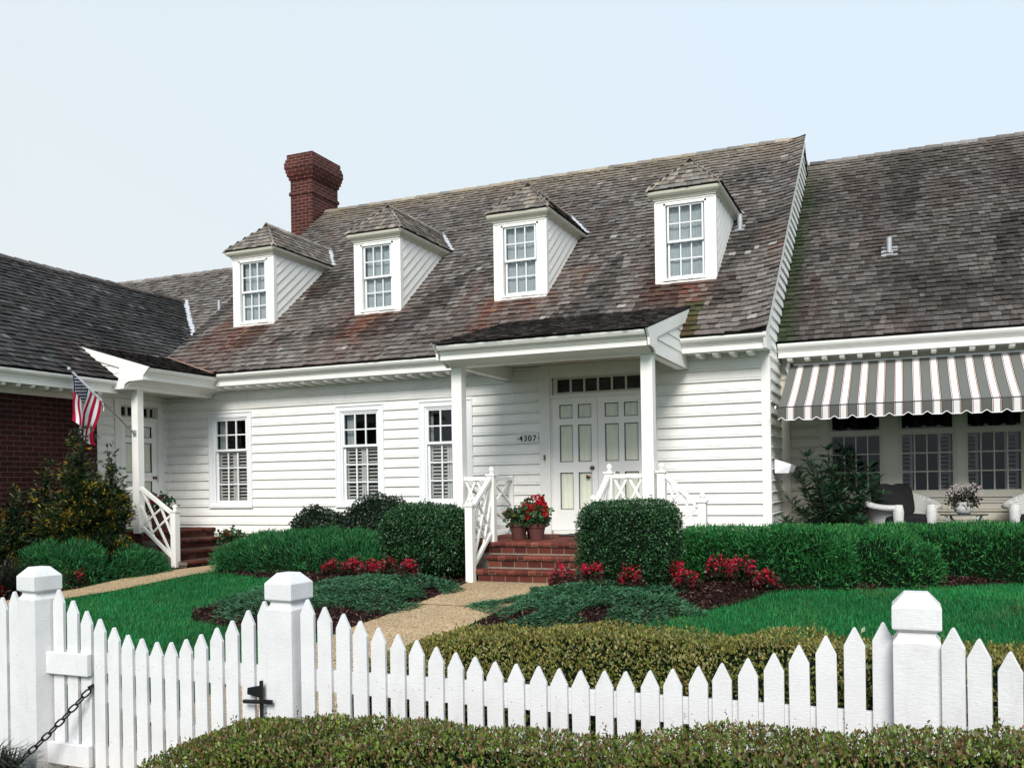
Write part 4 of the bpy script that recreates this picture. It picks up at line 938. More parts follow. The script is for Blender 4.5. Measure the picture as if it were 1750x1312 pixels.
def core(c, h, p, amp, freq, seed, parent, shrink=.06, full=False, name='dark_core'):  # shrunken dark hull, added as the shade between the leaves
    n = 14; mb = MB(); lo = -1 if full else 0
    faces = []
    for ax in range(3):
        for sg in (-1, 1):
            if ax == 2 and sg < 0 and not full: continue
            g = np.linspace(-1, 1, n); gg = np.linspace(lo, 1, n); b1, b2 = [(1, 2), (0, 2), (0, 1)][ax]
            A_, B_ = np.meshgrid(g, gg if b2 == 2 else g); q = np.zeros((n * n, 3)); q[:, ax] = sg; q[:, b1] = A_.ravel(); q[:, b2] = B_.ravel()
            P_, nr, _, _ = project(q, np.array(c, float), np.array(h, float), p, amp, freq, seed); P_ = P_ - nr * shrink
            mb.add([tuple(x) for x in P_], [(i * n + j, i * n + j + 1, (i + 1) * n + j + 1, (i + 1) * n + j) for i in range(n - 1) for j in range(n - 1)])
    return mb.build(name, M['core'], parent, smooth=True)
def palette(n, cols, wts, jit=.3, nzv=None, k=.35):
    wts = np.array(wts, float); wts /= wts.sum(); c = np.array(cols)[RNG.choice(len(cols), n, p=wts)] * RNG.uniform(1 - jit, 1 + jit, (n, 1))
    if nzv is not None: c = c * (1 + k * nzv[:, None])
    return np.clip(c, 0, 1)
def bush_leaves(n, c, h, p, amp, freq, seed, full, depth, L, W, cols, wts, nw=.55, up=.35, rnd=.7, k=.35, tips=None, stray=.012, sl_=1.0, thin=0.0):
    P, nr, d, d2 = surf(n, c, h, p, amp, freq, seed, full)
    if thin: rel = (P[:, 2] - (c[2] - (h[2] if full else 0))) / (h[2] * (2 if full else 1)); kp = RNG.random(n) < np.clip(1 - thin + rel * 2.2, .12, 1); P, nr, d2 = P[kp], nr[kp], d2[kp]; n = len(P)
    P = P - nr * (RNG.random(n) ** 1.3 * depth)[:, None]
    D = unit(nr * nw + RNG.normal(0, rnd, (n, 3)) + np.array([0, 0, up])); Ls = RNG.uniform(L[0], L[1], n); Ws = Ls * RNG.uniform(W[0], W[1], n)
    col = palette(n, cols, wts, .3, d2, k)
    if tips is not None:
        m = (RNG.random(n) < tips[1] * np.clip(nr[:, 2] + .15, 0, 1)); col[m] = np.array(tips[0]) * RNG.uniform(.7, 1.3, (m.sum(), 1))
    V = leaves(P, D, Ls, Ws, nr)
    if stray:
        m = int(n * stray); Q, nq, _, _ = surf(m, c, h, p, amp, freq, seed, full); k = nq[:, 2] > -.1; Q, nq = Q[k], nq[k]; m = len(Q); ax = unit(nq * .6 + RNG.normal(0, .35, (m, 3)) + np.array([0, 0, .6])); Hh = RNG.uniform(.02, .075, m) * sl_
        for j in range(6):
            B = Q + ax * (Hh * (j + .5) / 6)[:, None]; Dj = unit(ax * .5 + RNG.normal(0, .75, (m, 3))); Lj = RNG.uniform(L[0], L[1], m) * .85; V = np.concatenate([V, leaves(B, Dj, Lj, Lj * RNG.uniform(W[0], W[1], m))])
            cj = palette(m, cols, wts, .3); tp = tips[0] if tips is not None else tuple(min(1, q * 1.5) for q in cols[-1]); kk = RNG.random(m) < .35; cj[kk] = np.array(tp); col = np.concatenate([col, cj])
    return V, col
def bush(name, label, cat, c, h, n, L, W, cols, wts, p=2.6, amp=.06, freq=2.2, seed=0, full=False, depth=.07, material='leaf', group=None, lobes=(), shrink=.07, **kw):
    t = thing(name, label, cat, (c[0], c[1], zg(c[1])), group); V, Cc = [], []
    for i, (cc2, hh, nn) in enumerate([(c, h, n)] + list(lobes)):
        core(cc2, hh, p, amp, freq, seed + i, t, shrink, full); v, col = bush_leaves(nn, cc2, hh, p, amp, freq, seed + i, full, depth, L, W, cols, wts, **kw); V.append(v); Cc.append(col)
    quads('foliage', np.concatenate(V), np.concatenate(Cc), M[material], t); return t
BOX = [(.012, .055, .016), (.020, .085, .024), (.007, .030, .010), (.042, .115, .032)]
bush('boxwood_shrub', 'clipped round boxwood left of the brick steps beside the bottom newel', 'shrub', (-5.83, -2.35, .56), (.60, .50, .50), 21000, (.022, .036), (.5, .7), BOX, (4, 3, 3, 1), p=3.2, amp=.035, freq=3, seed=1, full=True, material='waxy', thin=.9)
bush('boxwood_shrub', 'broad clipped boxwood hiding the right side of the brick steps', 'shrub', (-2.97, -2.72, .56), (.585, .42, .535), 22000, (.020, .034), (.5, .7), BOX, (4, 3, 3, 1), p=4.6, amp=.03, freq=3, seed=2, full=True, material='waxy', thin=.9)
JUN = [(.018, .14, .033), (.030, .19, .045), (.008, .065, .018), (.065, .21, .048)]
bush('juniper_hedge', 'long clipped bright green hedge running in front of the patio', 'hedge', (2.3, -.62, .03), (4.1, .50, .69), 62000, (.035, .075), (.13, .22), JUN, (4, 4, 3, 1), p=5, amp=.05, freq=2, seed=3, thin=.95, depth=.09, material='needle', nw=.8, up=.6, rnd=.5, lobes=[((-1.6, -2.0, .0), (1.08, .34, .75), 24000), ((-.75, -1.40, .0), (.9, .6, .71), 13000)])
bush('juniper_shrub', 'rounded green bush bulging out in front of the long patio hedge', 'shrub', (-.50, -1.58, .03), (.66, .34, .64), 17000, (.035, .075), (.13, .22), JUN, (4, 4, 3, 1), p=2.4, amp=.09, freq=3, seed=4, thin=.95, depth=.09, material='needle', nw=.8, up=.5, rnd=.5, lobes=[((-.95, -1.72, .03), (.42, .30, .58), 5000), ((.0, -1.5, .03), (.4, .3, .54), 4500)])
JUD = [(.014, .105, .032), (.024, .15, .044), (.008, .055, .018), (.05, .18, .05)]
bush('spreading_juniper', 'wide low feathery juniper under the first two front windows', 'shrub', (-8.0, -1.72, .02), (1.78, .84, .64), 30000, (.05, .12), (.07, .13), JUD, (4, 4, 3, 1), p=2.5, amp=.10, freq=2, seed=5, thin=.9, depth=.12, material='needle', nw=.7, up=.45, rnd=.5)
bush('spreading_juniper', 'feathery juniper mound beneath the yellow tipped conifer', 'shrub', (-11.35, -3.35, -.04), (.85, .52, .64), 15000, (.05, .12), (.07, .13), JUD, (4, 4, 3, 1), p=2.3, amp=.12, freq=2, seed=6, depth=.12, material='needle', nw=.7, up=.45, rnd=.5)
bush('spreading_juniper', 'smaller feathery juniper in front of the left stair railing', 'shrub', (-10.72, -2.62, -.02), (.55, .48, .46), 9000, (.05, .12), (.07, .13), JUD, (4, 4, 3, 1), p=2.3, amp=.10, freq=2, seed=7, depth=.12, material='needle', nw=.7, up=.4, rnd=.5)
HOL = [(.010, .024, .012), (.016, .036, .018), (.006, .014, .008), (.028, .05, .028)]
bush('holly_shrub', 'low dark holly bush against the siding left of the middle window', 'shrub', (-8.72, -.55, .05), (.60, .40, .92), 8000, (.03, .05), (.5, .75), HOL, (4, 3, 3, 1), p=2.8, amp=.08, freq=3, seed=8, material='waxy')
bush('holly_shrub', 'taller dark holly bush beneath the middle and third windows', 'shrub', (-7.62, -.58, .05), (.68, .45, 1.12), 9500, (.03, .05), (.5, .75), HOL, (4, 3, 3, 1), p=2.6, amp=.09, freq=3, seed=9, material='waxy')
CRE = [(.040, .135, .062), (.06, .18, .085), (.022, .075, .036), (.095, .20, .105)]
def creeping(label, c, h, n, seed, lobes=()):
    t = thing('creeping_juniper', label, 'ground cover shrub', (c[0], c[1], zg(c[1])), 'creeping junipers by the path'); V, Cc = [], []
    for i, (cc2, hh, nn) in enumerate([(c, h, n)] + list(lobes)):
        r = np.sqrt(RNG.random(nn)); a = RNG.uniform(0, 2 * np.pi, nn); x = cc2[0] + hh[0] * r * np.cos(a) * (1 + .2 * np.sin(a * 5 + seed)); y = cc2[1] + hh[1] * r * np.sin(a) * (1 + .2 * np.sin(a * 4 + seed))
        nzv = np.array([mnoise.noise((q * 2.6, w_ * 2.6, seed * 3.)) for q, w_ in zip(x, y)]); k = nzv > (-.22 - .25 * (1 - r)) 
        x, y, r, nzv = x[k], y[k], r[k], nzv[k]; m = len(x); z = np.interp(y, *ZK) + (mound(x, y, BEDR, .06) if c[0] > -4.2 else mound(x, y, BEDL, .06)) + .012 + hh[2] * (1 - r ** 2.2) * RNG.uniform(.25, 1.0, m) * (1 + .8 * nzv)
        P = np.stack([x, y, z], 1); th = RNG.uniform(0, 2 * np.pi, m); D = unit(np.stack([np.cos(th), np.sin(th), RNG.uniform(-.1, .55, m)], 1)); Ls = RNG.uniform(.03, .085, m)
        V.append(leaves(P, D, Ls, Ls * RNG.uniform(.12, .22, m), np.tile([0, 0, 1.], (m, 1)))); Cc.append(palette(m, CRE, (4, 3, 3, 1), .3, nzv, .4))
    quads('foliage', np.concatenate(V), np.concatenate(Cc), M['needle'], t)
    mb = MB()
    for k in range(16):
        a = k / 16 * 6.28 + random.uniform(-.2, .2); q = random.uniform(.4, .85); mb.tube([(c[0], c[1], zg(c[1]) + .03), (c[0] + h[0] * q * .5 * math.cos(a + .1), c[1] + h[1] * q * .5 * math.sin(a + .1), zg(c[1] + h[1] * q * .5 * math.sin(a)) + .06), (c[0] + h[0] * q * math.cos(a), c[1] + h[1] * q * math.sin(a), zg(c[1] + h[1] * q * math.sin(a)) + .03)], .006, 5)
    mb.build('stem', M['stem'], t)
creeping('blue green creeping juniper mat on the right edge of the pebbled path', (-3.18, -3.62, 0), (1.15, 1.15, .12), 26000, 3)
creeping('blue green creeping juniper mat on the left edge of the pebbled path', (-6.05, -3.55, 0), (1.05, 1.0, .13), 22000, 5)
creeping('thin creeping juniper at the lawn corner behind the gate post', (-6.75, -4.35, 0), (.85, .75, .12), 9500, 8)
# hedges on either side of the picket fence
OLV = [(.10, .135, .020), (.145, .165, .026), (.055, .08, .016), (.12, .07, .028), (.19, .175, .038)]
OLF = [(.092, .145, .018), (.135, .185, .025), (.04, .07, .016), (.115, .055, .026), (.07, .038, .02), (.15, .17, .045)]
bush('privet_hedge', 'olive green hedge just inside the fence, behind the pickets', 'hedge', (-.45, -7.98, -.42), (2.85, .55, .87), 92000, (.014, .028), (.42, .62), OLV, (5, 4, 3, 2, 2), p=4.2, amp=.05, freq=2.6, seed=11, stray=.004, thin=.8, depth=.07, shrink=.075, up=.55, rnd=.6, tips=((.23, .20, .05), .5))
ZT_ = ([-5, -3.2, -1.4, .3, 3], [-.10, -.02, -.07, .11, .14])
bush('privet_hedge', 'olive and reddish hedge outside the fence, nearest the viewer', 'hedge', (-.74, -9.72, -.55), (2.82, .46, .90), 190000, (.012, .025), (.42, .62), OLF, (5, 5, 3, 1.1, .9, .6), p=3.3, amp=.055, freq=2.4, seed=12, depth=.075, shrink=.10, up=.5, rnd=.6, stray=.003, tips=((.17, .10, .04), .22)); ZT_ = None

# conifer with yellow tips
def gold():
    t = thing('golden_conifer', 'dark green conifer with yellow tipped sprays before the brick wing', 'conifer', (-11.3, -3.0, 0)); V, Cc = [], []
    L_ = [((-11.3, -3.0, .2), (.32, .32, 2.14), 6200), ((-11.0, -2.70, .2), (.25, .25, 1.78), 3400), ((-11.72, -3.25, .0), (.20, .26, 1.86), 3300), ((-11.86, -3.68, 0), (.22, .28, 1.40), 2600), ((-11.12, -2.85, .0), (.66, .42, .92), 4600), ((-11.5, -3.12, 0.0), (.50, .42, 1.32), 6200), ((-11.85, -4.05, 0), (.26, .34, 1.0), 2400)]
    for i, (c, h, n) in enumerate(L_):
        core(c, (h[0] * .72, h[1] * .72, h[2] * .82), 1.7, .12, 2.6, 30 + i, t, .10); P, nr, d, d2 = surf(n, c, h, 1.55, .26, 2.8, 30 + i)
        P = P - nr * (RNG.random(n) ** 1.2 * .22)[:, None]; D0 = unit(nr * .8 + np.array([0, 0, .25]) + RNG.normal(0, .35, (n, 3)))
        tipf = RNG.random(n)
        yel = (d2 + .5 * d > .20) & (tipf < .42) & (nr[:, 2] > -.2)
        for s in range(5):
            D = unit(D0 + RNG.normal(0, .32, (n, 3))); Pp = P + D0 * RNG.uniform(0, .05, (n, 1)); Ls = RNG.uniform(.04, .09, n); V.append(leaves(Pp, D, Ls, Ls * RNG.uniform(.18, .3, n) * np.where(yel, .8, 1)))
            c_ = palette(n, [(.010, .026, .010), (.016, .042, .014), (.006, .014, .007), (.055, .08, .016)], (3, 3.5, 2, 3), .3); m = yel & (RNG.random(n) < .75); c_[m] = np.array([.34, .24, .025]) * RNG.uniform(.5, 1.25, (m.sum(), 1)); Cc.append(c_)
    quads('foliage', np.concatenate(V), np.concatenate(Cc), M['leaf'], t)
    mb = MB(); mb.tube([(-11.35, -3.0, -.05), (-11.33, -3.0, .9), (-11.3, -3.0, 2.1)], [.06, .045, .012], 8); mb.tube([(-11.35, -3.0, .2), (-11.15, -2.85, .8), (-11.02, -2.72, 1.75)], [.04, .03, .01], 7); mb.tube([(-11.35, -3.0, .2), (-11.6, -3.15, .8), (-11.72, -3.25, 1.65)], [.04, .03, .01], 7); mb.build('trunk', M['stem'], t)
gold()

# begonias
def begonia(x, y, r, h, label, n=1.0):
    z = zg(y) + (float(mound(x, y, BEDR, .06)) if x > -4 else float(mound(x, y, BEDL, .06)) if x > -9 else 0); t = thing('begonia', label, 'flowering plant', (x, y, z), 'red begonias bedded along the hedges'); m = int(420 * n)
    a = RNG.uniform(0, 6.283, m); q = np.sqrt(RNG.random(m)) * r; P = np.stack([x + q * np.cos(a), y + q * np.sin(a), z + .02 + h * .85 * (1 - (q / r) ** 2 * .6) * RNG.random(m) ** .6], 1)
    D = unit(np.stack([np.cos(a), np.sin(a), RNG.uniform(-.1, .9, m)], 1) + RNG.normal(0, .4, (m, 3))); Ls = RNG.uniform(.025, .05, m)
    quads('foliage', leaves(P, D, Ls, Ls * .75), palette(m, [(.045, .016, .016), (.03, .012, .012), (.03, .06, .02), (.07, .02, .02)], (3, 3, 2, 1)), M['waxy'], t)
    m = int(230 * n); k = 14; cl = np.stack([RNG.uniform(-r, r, k), RNG.uniform(-r, r, k)], 1) * .75; ci = RNG.integers(0, k, m); q = np.stack([x + cl[ci, 0] + RNG.normal(0, .02, m), y + cl[ci, 1] + RNG.normal(0, .02, m), z + h * (1.0 - .5 * (np.hypot(cl[ci, 0], cl[ci, 1]) / r) ** 2) + RNG.normal(0, .025, m) - RNG.random(m) ** 2 * .08], 1)
    D = unit(RNG.normal(0, 1, (m, 3)) + np.array([0, -.4, .4])); Ls = RNG.uniform(.018, .032, m); quads('blossoms', leaves(q, D, Ls, Ls * .95), palette(m, [(.44, .007, .03), (.54, .014, .055), (.30, .005, .018), (.62, .05, .10)], (4, 3, 2, .7), .2), M['petal'], t)
for (x, y, r, h, lb) in [
    (-7.10, -2.62, .15, .20, 'small red begonia nearest the middle gate post, left end of its row'), (-6.78, -2.72, .17, .24, 'red begonia in front of the wide juniper, second from the row\'s left'),
    (-6.42, -2.78, .18, .24, 'red begonia in front of the gap between juniper and round boxwood'), (-6.10, -2.85, .20, .28, 'fullest red begonia before the round boxwood'),
    (-5.76, -2.95, .16, .28, 'red begonia close to the path, right end of the left row'),
    (-3.66, -3.13, .15, .34, 'tall red begonia against the right end of the bottom step'), (-3.28, -3.20, .17, .34, 'red begonia before the middle of the broad boxwood'),
    (-2.85, -3.12, .15, .28, 'small red begonia before the right half of the broad boxwood'), (-2.42, -2.80, .18, .30, 'red begonia between the broad boxwood and the long hedge'),
    (-2.26, -2.98, .15, .24, 'low red begonia on open mulch just right of the broad boxwood'), (-1.98, -2.45, .18, .34, 'largest red begonia standing forward of the long hedge'), (-1.72, -2.50, .16, .36, 'red begonia tucked into the long hedge foot'), (-1.46, -2.52, .15, .24, 'low red begonia at the right end, beside the mulch edge'),
    (-10.72, -3.62, .17, .24, 'red begonia beside the side path under the spreading junipers'), (-11.0, -4.05, .16, .18, 'dim red begonia at the inner edge of the side path'), (-11.15, -4.55, .18, .2, 'shaded red begonia at the far left below the brick wing')]: begonia(x, y, r, h, lb)

# potted geraniums
def geranium(x, y, z, pr, ph, fr_, fh, label, heads=9, wide=False):
    t = thing('potted_geranium', label, 'potted plant', (x, y, z), 'terracotta pots of red geraniums'); mb = MB()
    mb.lathe([(pr * .66, 0), (pr * .9, ph * .72), (pr * .9, ph * .74), (pr, ph * .75), (pr * 1.02, ph), (pr * .9, ph), (pr * .86, ph * .9)], (x, y, z), 24); mb.build('pot', M['terra'], t)
    m = 520; c = (x, y, z + ph + fh * .35); P, nr, d, _ = surf(m, c, (fr_, fr_, fh * .62), 2, .06, 5, int(x * 10), True); P = P - nr * (RNG.random(m) ** 1.2 * fr_ * .6)[:, None]
    P[:, 2] = np.maximum(P[:, 2], z + ph * .85); D = unit(nr + RNG.normal(0, .5, (m, 3))); Ls = RNG.uniform(.03, .065, m)
    quads('foliage', leaves(P, D, Ls, Ls * .95, nr), palette(m, [(.02, .075, .022), (.03, .10, .03), (.012, .04, .014), (.10, .13, .03)], (4, 3, 3, .4)), M['leaf'], t)
    mb = MB()
    for k in range(8): a = k * .8; mb.tube([(x, y, z + ph * .8), (x + fr_ * .35 * math.cos(a), y + fr_ * .35 * math.sin(a), z + ph + fh * .4), (x + fr_ * .6 * math.cos(a), y + fr_ * .6 * math.sin(a), z + ph + fh * .8)], .004, 5)
    mb.build('stem', M['stem'], t)
    V, Cc = [], []
    for k in range(heads):
        a = random.uniform(0, 6.28); q = fr_ * random.uniform(.2, 1.0); hc = np.array([x + q * math.cos(a), y - abs(q * math.sin(a)) * .8 + q * .2 * math.sin(a), z + ph + fh * random.uniform(.25, 1.02)]); m = 60
        o_ = unit(RNG.normal(0, 1, (m, 3))); V.append(leaves(hc + o_ * .022, unit(o_ + RNG.normal(0, .5, (m, 3))), RNG.uniform(.018, .03, m), RNG.uniform(.016, .026, m))); Cc.append(palette(m, [(.50, .006, .02), (.62, .012, .035), (.36, .004, .012)], (4, 3, 2), .2))
    quads('blossoms', np.concatenate(V), np.concatenate(Cc), M['petal'], t)
geranium(-4.98, -1.25, .54, .135, .235, .19, .20, 'squat geranium in a stained clay pot beside the porch railing', 7)
geranium(-4.66, -1.38, .54, .13, .225, .22, .30, 'tall red geranium in a clay pot nearest the front door', 16)
geranium(-4.86, -1.0, .54, .12, .22, .19, .38, 'geranium standing behind the other two pots on the front porch', 7)
geranium(-10.72, -.36, .155, .13, .24, .24, .22, 'geranium in a clay pot on the left stair by the siding', 5)
geranium(-11.75, -.95, .62, .18, .34, .24, .30, 'geranium in a dark pot behind the left stair railing', 5)

# ------------------------------------------------------------------ patio furniture
def wicker_chair(x, y, z, rz, label):
    t = thing('wicker_armchair', label, 'armchair', (x, y, z), 'white wicker armchairs on the patio'); M_ = Matrix.Translation((x, y, z)) @ Matrix.Rotation(rz, 4, 'Z'); W = lambda p: tuple(M_ @ Vector(p))
    mb = MB(); n = 36; rows = []
    for k in range(n + 1):
        a = R(-62 + (304) * k / n); ca, sa = math.cos(a), math.sin(a)          # 0 = right, 90 = back
        r = .40; px, py = r * ca * 1.02, r * sa * .92; back = max(0, sa) ** 1.5
        hgt = .565 + .22 * max(0, (sa + .75) / 1.75) ** 1.6; fl_ = .07 * (1 - back * .5)
        o = Vector((ca, sa, 0)); b = Vector((px, py, 0))
        rows.append([W(b * .86 + Vector((0, 0, .06))), W(b * .95 + Vector((0, 0, .36))), W(b + Vector((0, 0, hgt - .04))), W(b + o * fl_ * .6 + Vector((0, 0, hgt + .012))), W(b + o * fl_ * 1.6 + Vector((0, 0, hgt))), W(b + o * fl_ * 1.9 + Vector((0, 0, hgt - .05))), W(b + o * .03 + Vector((0, 0, hgt - .07))), W(b * 1.0 + Vector((0, 0, .34))), W(b * .92 + Vector((0, 0, .06)))])
    m = len(rows[0]); mb.add([p for r_ in rows for p in r_], [(i * m + j, (i + 1) * m + j, (i + 1) * m + j + 1, i * m + j + 1) for i in range(n) for j in range(m - 1)] + [tuple(range(m)), tuple(n * m + j for j in range(m - 1, -1, -1))])
    for a0 in (0, n):                                                       # woven arm fronts
        p = Vector(rows[a0][3]); q = Vector(rows[a0][4]); mb.tube([p.lerp(q, .45) - Vector((0, 0, -.005)), p.lerp(q, .55) - Vector((0, 0, .08)), p.lerp(q, .4) - Vector((0, 0, .3)), p.lerp(q, .2) - Vector((0, 0, .54))], [.055, .072, .06, .045], 12)
    mb.build('frame', M['wicker'], t, smooth=True)
    for nm, cc_, hh, tl in (('seat_cushion', (0, -.08, .36), (.33, .33, .09), 0), ('back_cushion', (0, .20, .62), (.285, .10, .24), R(-16))):
        n_ = 14; mb = MB(); T = Matrix.Translation(cc_) @ Matrix.Rotation(tl, 4, 'X')
        for ax in range(3):
            for sg in (-1, 1):
                g = np.linspace(-1, 1, n_); A_, B_ = np.meshgrid(g, g); q = np.zeros((n_ * n_, 3)); b1, b2 = [(1, 2), (0, 2), (0, 1)][ax]; q[:, ax] = sg; q[:, b1] = A_.ravel(); q[:, b2] = B_.ravel()
                q = q * ((np.abs(q) ** 4.2).sum(1) ** (-1 / 4.2))[:, None]; q[:, 2] -= .10 * np.exp(-(q[:, 0] / .16) ** 2) * (q[:, 2] > .5) * (nm == 'back_cushion')
                mb.add([W(T @ Vector((v[0] * hh[0], v[1] * hh[1], v[2] * hh[2]))) for v in q], [(i * n_ + j, i * n_ + j + 1, (i + 1) * n_ + j + 1, (i + 1) * n_ + j) for i in range(n_ - 1) for j in range(n_ - 1)])
        mb.build(nm, M['cushion'], t, smooth=True)
    for sx, sy in ((-1, -1), (1, -1), (-1, 1), (1, 1)): mb = MB(); mb.tube([W((sx * .3, sy * .28, .001)), W((sx * .3, sy * .28, .26))], .025, 8); mb.build('leg', M['wicker'], t)
wicker_chair(-.10, .62, .372, R(28), 'white wicker armchair with dark cushions, left of the table'); wicker_chair(1.66, .60, .372, R(-30), 'white wicker armchair cut off by the photo edge, right of the table')
t = thing('coffee_table', 'small white table with curved legs and dark top between wicker chairs', 'table', (.68, .5, .37))
mb = MB(); mb.lathe([(.0, .43), (.29, .43), (.295, .437), (.29, .446), (0, .446)], (.68, .5, .372), 28); mb.build('table_top', flat('table_glass', (.05, .06, .06), .15), t)
for k in range(4):
    a = k * 1.5708 + .6; ca, sa = math.cos(a), math.sin(a); P = lambda r, z: (.68 + r * ca, .5 + r * sa, .372 + z); mb = MB(); mb.tube([P(.27, .43), P(.25, .38), P(.19, .34), P(.16, .26), P(.17, .16), P(.22, .06), P(.24, .0)], .016, 8); mb.build('leg', M['lamp'], t)
t = thing('basket_planter', 'round white wicker basket of pale pink flowers on the small table', 'planter', (.68, .5, .82))
mb = MB(); mb.lathe([(.07, 0), (.11, .03), (.125, .08), (.12, .13), (.105, .16), (.095, .16), (.09, .12)], (.68, .5, .819), 24); mb.build('basket', M['wicker'], t, smooth=True)
m = 700; P, nr, _, _ = surf(m, (.68, .5, 1.02), (.20, .18, .13), 2, .07, 6, 5, True); P -= nr * (RNG.random(m) * .1)[:, None]; D = unit(nr + RNG.normal(0, .5, (m, 3))); Ls = RNG.uniform(.025, .05, m); quads('foliage', leaves(P, D, Ls, Ls * .8), palette(m, [(.03, .03, .025), (.05, .045, .04), (.025, .05, .02)], (3, 2, 2)), M['leaf'], t)
m = 230; P, nr, _, _ = surf(m, (.68, .5, 1.07), (.21, .17, .15), 2, .06, 6, 5); Ls = RNG.uniform(.016, .026, m); quads('blossoms', leaves(P, unit(nr + RNG.normal(0, .6, (m, 3))), Ls, Ls), palette(m, [(.62, .50, .52), (.5, .36, .40), (.7, .66, .64)], (3, 2, 2), .2), M['petal'], t)

# oleander
t = thing('oleander', 'tall oleander with narrow dark leaves in front of the awning corner', 'shrub', (-1.05, .45, .1)); mb = MB(); V, Cc = [], []
stems = [(-1.50, .35, 1.0), (-1.42, .5, 1.32), (-1.28, .3, 1.62), (-1.18, .55, 1.25), (-1.0, .35, 1.7), (-.95, .6, 1.4), (-.85, .3, 1.1), (-.72, .5, 1.62), (-.62, .35, 1.3), (-.50, .55, 1.45), (-.55, .3, 1.0), (-1.35, .3, .85), (-.45, .35, 1.15), (-1.1, .28, 1.45), (-.8, .55, 1.72), (-1.45, .55, 1.45), (-.68, .25, .9), (-1.22, .25, 1.05), (-.95, .25, 1.2), (-.38, .45, 1.28)]
stems += [(x + random.uniform(-.14, .14), y + random.uniform(-.12, .12), zt * random.uniform(.72, 1.0)) for x, y, zt in stems[::2]]
for (x, y, zt) in stems:
    b = Vector((-.98 + random.uniform(-.08, .08), .45 + random.uniform(-.06, .06), .1)); e = Vector((x, y, zt)); md = b.lerp(e, .55) + Vector(((x + .98) * -.18, 0, .05)); mb.tube([b, md, e], [.014, .010, .005], 6)
    for q in np.linspace(.35, 1.0, 11):
        p = (b * (1 - q) ** 2 + md * 2 * q * (1 - q) + e * q * q); k = 13 if q > .9 else 8
        m = k + 3; th = RNG.uniform(0, 6.28) + np.arange(m) * 6.28 / m; D = unit(np.stack([np.cos(th), np.sin(th), RNG.uniform(-.25, .9, m) + (.3 if q > .95 else 0)], 1)); Ls = RNG.uniform(.10, .19, m); V.append(leaves(np.tile(np.array(p), (m, 1)), D, Ls, Ls * RNG.uniform(.14, .21, m), np.tile([0, 0, 1.], (m, 1)))); Cc.append(palette(m, [(.022, .07, .032), (.036, .10, .045), (.012, .034, .018)], (3, 2.5, 2)))
mb.build('stem', M['stem'], t); quads('foliage', np.concatenate(V), np.concatenate(Cc), M['waxy'], t)

# ------------------------------------------------------------------ picket fence and gate
FYF = -8.9
def picket(x, ztip, zb=-.42, w=.0865, th=.022, rot=None, org=None):
    mb = MB(); h = w / 2; r = .012; sh = .080; zt = ztip + random.uniform(-.003, .003); x += random.uniform(-.0015, .0015)
    e = random.uniform(-.0045, .0045); pr = [(-h, zb), (h, zb), (h + e, zt - sh), (r * .55 + e, zt - .006), (e, zt), (-r * .55 + e, zt - .006), (-h + e, zt - sh)]
    if rot is None: f0 = lambda a, z: (x + a, FYF, z); f1 = lambda a, z: (x + a, FYF + th, z)
    else:
        d = Vector((math.cos(rot), math.sin(rot), 0)); nn = Vector((-d.y, d.x, 0)); o = Vector(org)
        f0 = lambda a, z: tuple(o + d * (x + a) + Vector((0, 0, z))); f1 = lambda a, z: tuple(o + d * (x + a) + nn * th + Vector((0, 0, z)))
    mb.extr(pr, f0, f1)
    for zc in (.245, -.24):
        for sg in (-1, 1):
            if random.random() < .45: continue
            a0, z0 = sg * .02 + random.uniform(-.006, .006), zc + random.uniform(-.03, .03); f = lambda a, z, e=0: tuple(Vector(f0(a, z)) + (Vector(f0(a, z)) - Vector(f1(a, z))).normalized() * .0006)
            mb.add([f(a0 + .0026 * math.cos(t), z0 + .0026 * math.sin(t)) for t in (0, 1.05, 2.1, 3.14, 4.19, 5.24)], [(0, 1, 2, 3, 4, 5)], 'nail')
    return mb
def gpost(x, y, rz, parent, s=.183, zt=.828):
    M_ = Matrix.Translation((x, y, 0)) @ Matrix.Rotation(rz, 4, 'Z'); h = s / 2
    def ring(e, z): return [tuple(M_ @ Vector((sx * e, sy * e, z))) for sx, sy in ((-1, -1), (1, -1), (1, 1), (-1, 1))]
    def stack(lv):
        mb = MB(); vs = [p for e, z in lv for p in ring(e, z)]; n = len(lv)
        mb.add(vs, [(i * 4 + k, i * 4 + (k + 1) % 4, (i + 1) * 4 + (k + 1) % 4, (i + 1) * 4 + k) for i in range(n - 1) for k in range(4)] + [(3, 2, 1, 0), tuple((n - 1) * 4 + k for k in range(4))]); return mb
    p = stack([(h, -.62), (h, .628), (h - .018, .652), (h - .020, .668)]).build('post', M['fence'], parent, bevel=.003)
    stack([(h - .020, .6681), (h + .002, .682), (h + .003, .690), (h + .003, .772), (h * .56, zt - .006), (h * .5, zt)]).build('post_cap', M['fence'], parent, bevel=.003)
ZT = [.690, .651, .618, .585, .559, .527, .503, .474, .449, .432, .420, .414, .407, .404, .403, .406, .413, .426, .442, .459, .481, .509, .539, .577, .626, .667, .697]
fence = thing('picket_fence', 'white picket fence with scooped top running right from the gate post', 'fence', (-1.5, -8.9, -.45), 'white picket fence runs')
gpost(-3.192, -8.84, R(-4), fence); gpost(.026, -8.905, 0, fence)
for i, z in enumerate(ZT): picket(-3.03 + i * .1124, z).build('picket', M['fence'], fence, bevel=.002)
for z0, z1 in ((.185, .305), (-.30, -.18)): mb = MB(); mb.box(-3.066, -.06, -8.877, -8.84, z0, z1); mb.build('rail', M['fence'], fence, bevel=.002)
rt = R(-14); og = (.10, -9.02, 0)
for i, z in enumerate((.705, .668, .628, .59, .555, .53, .51, .49, .48, .47)): picket(.055 + i * .100, z, rot=rt, org=og).build('picket', M['fence'], fence, bevel=.002)
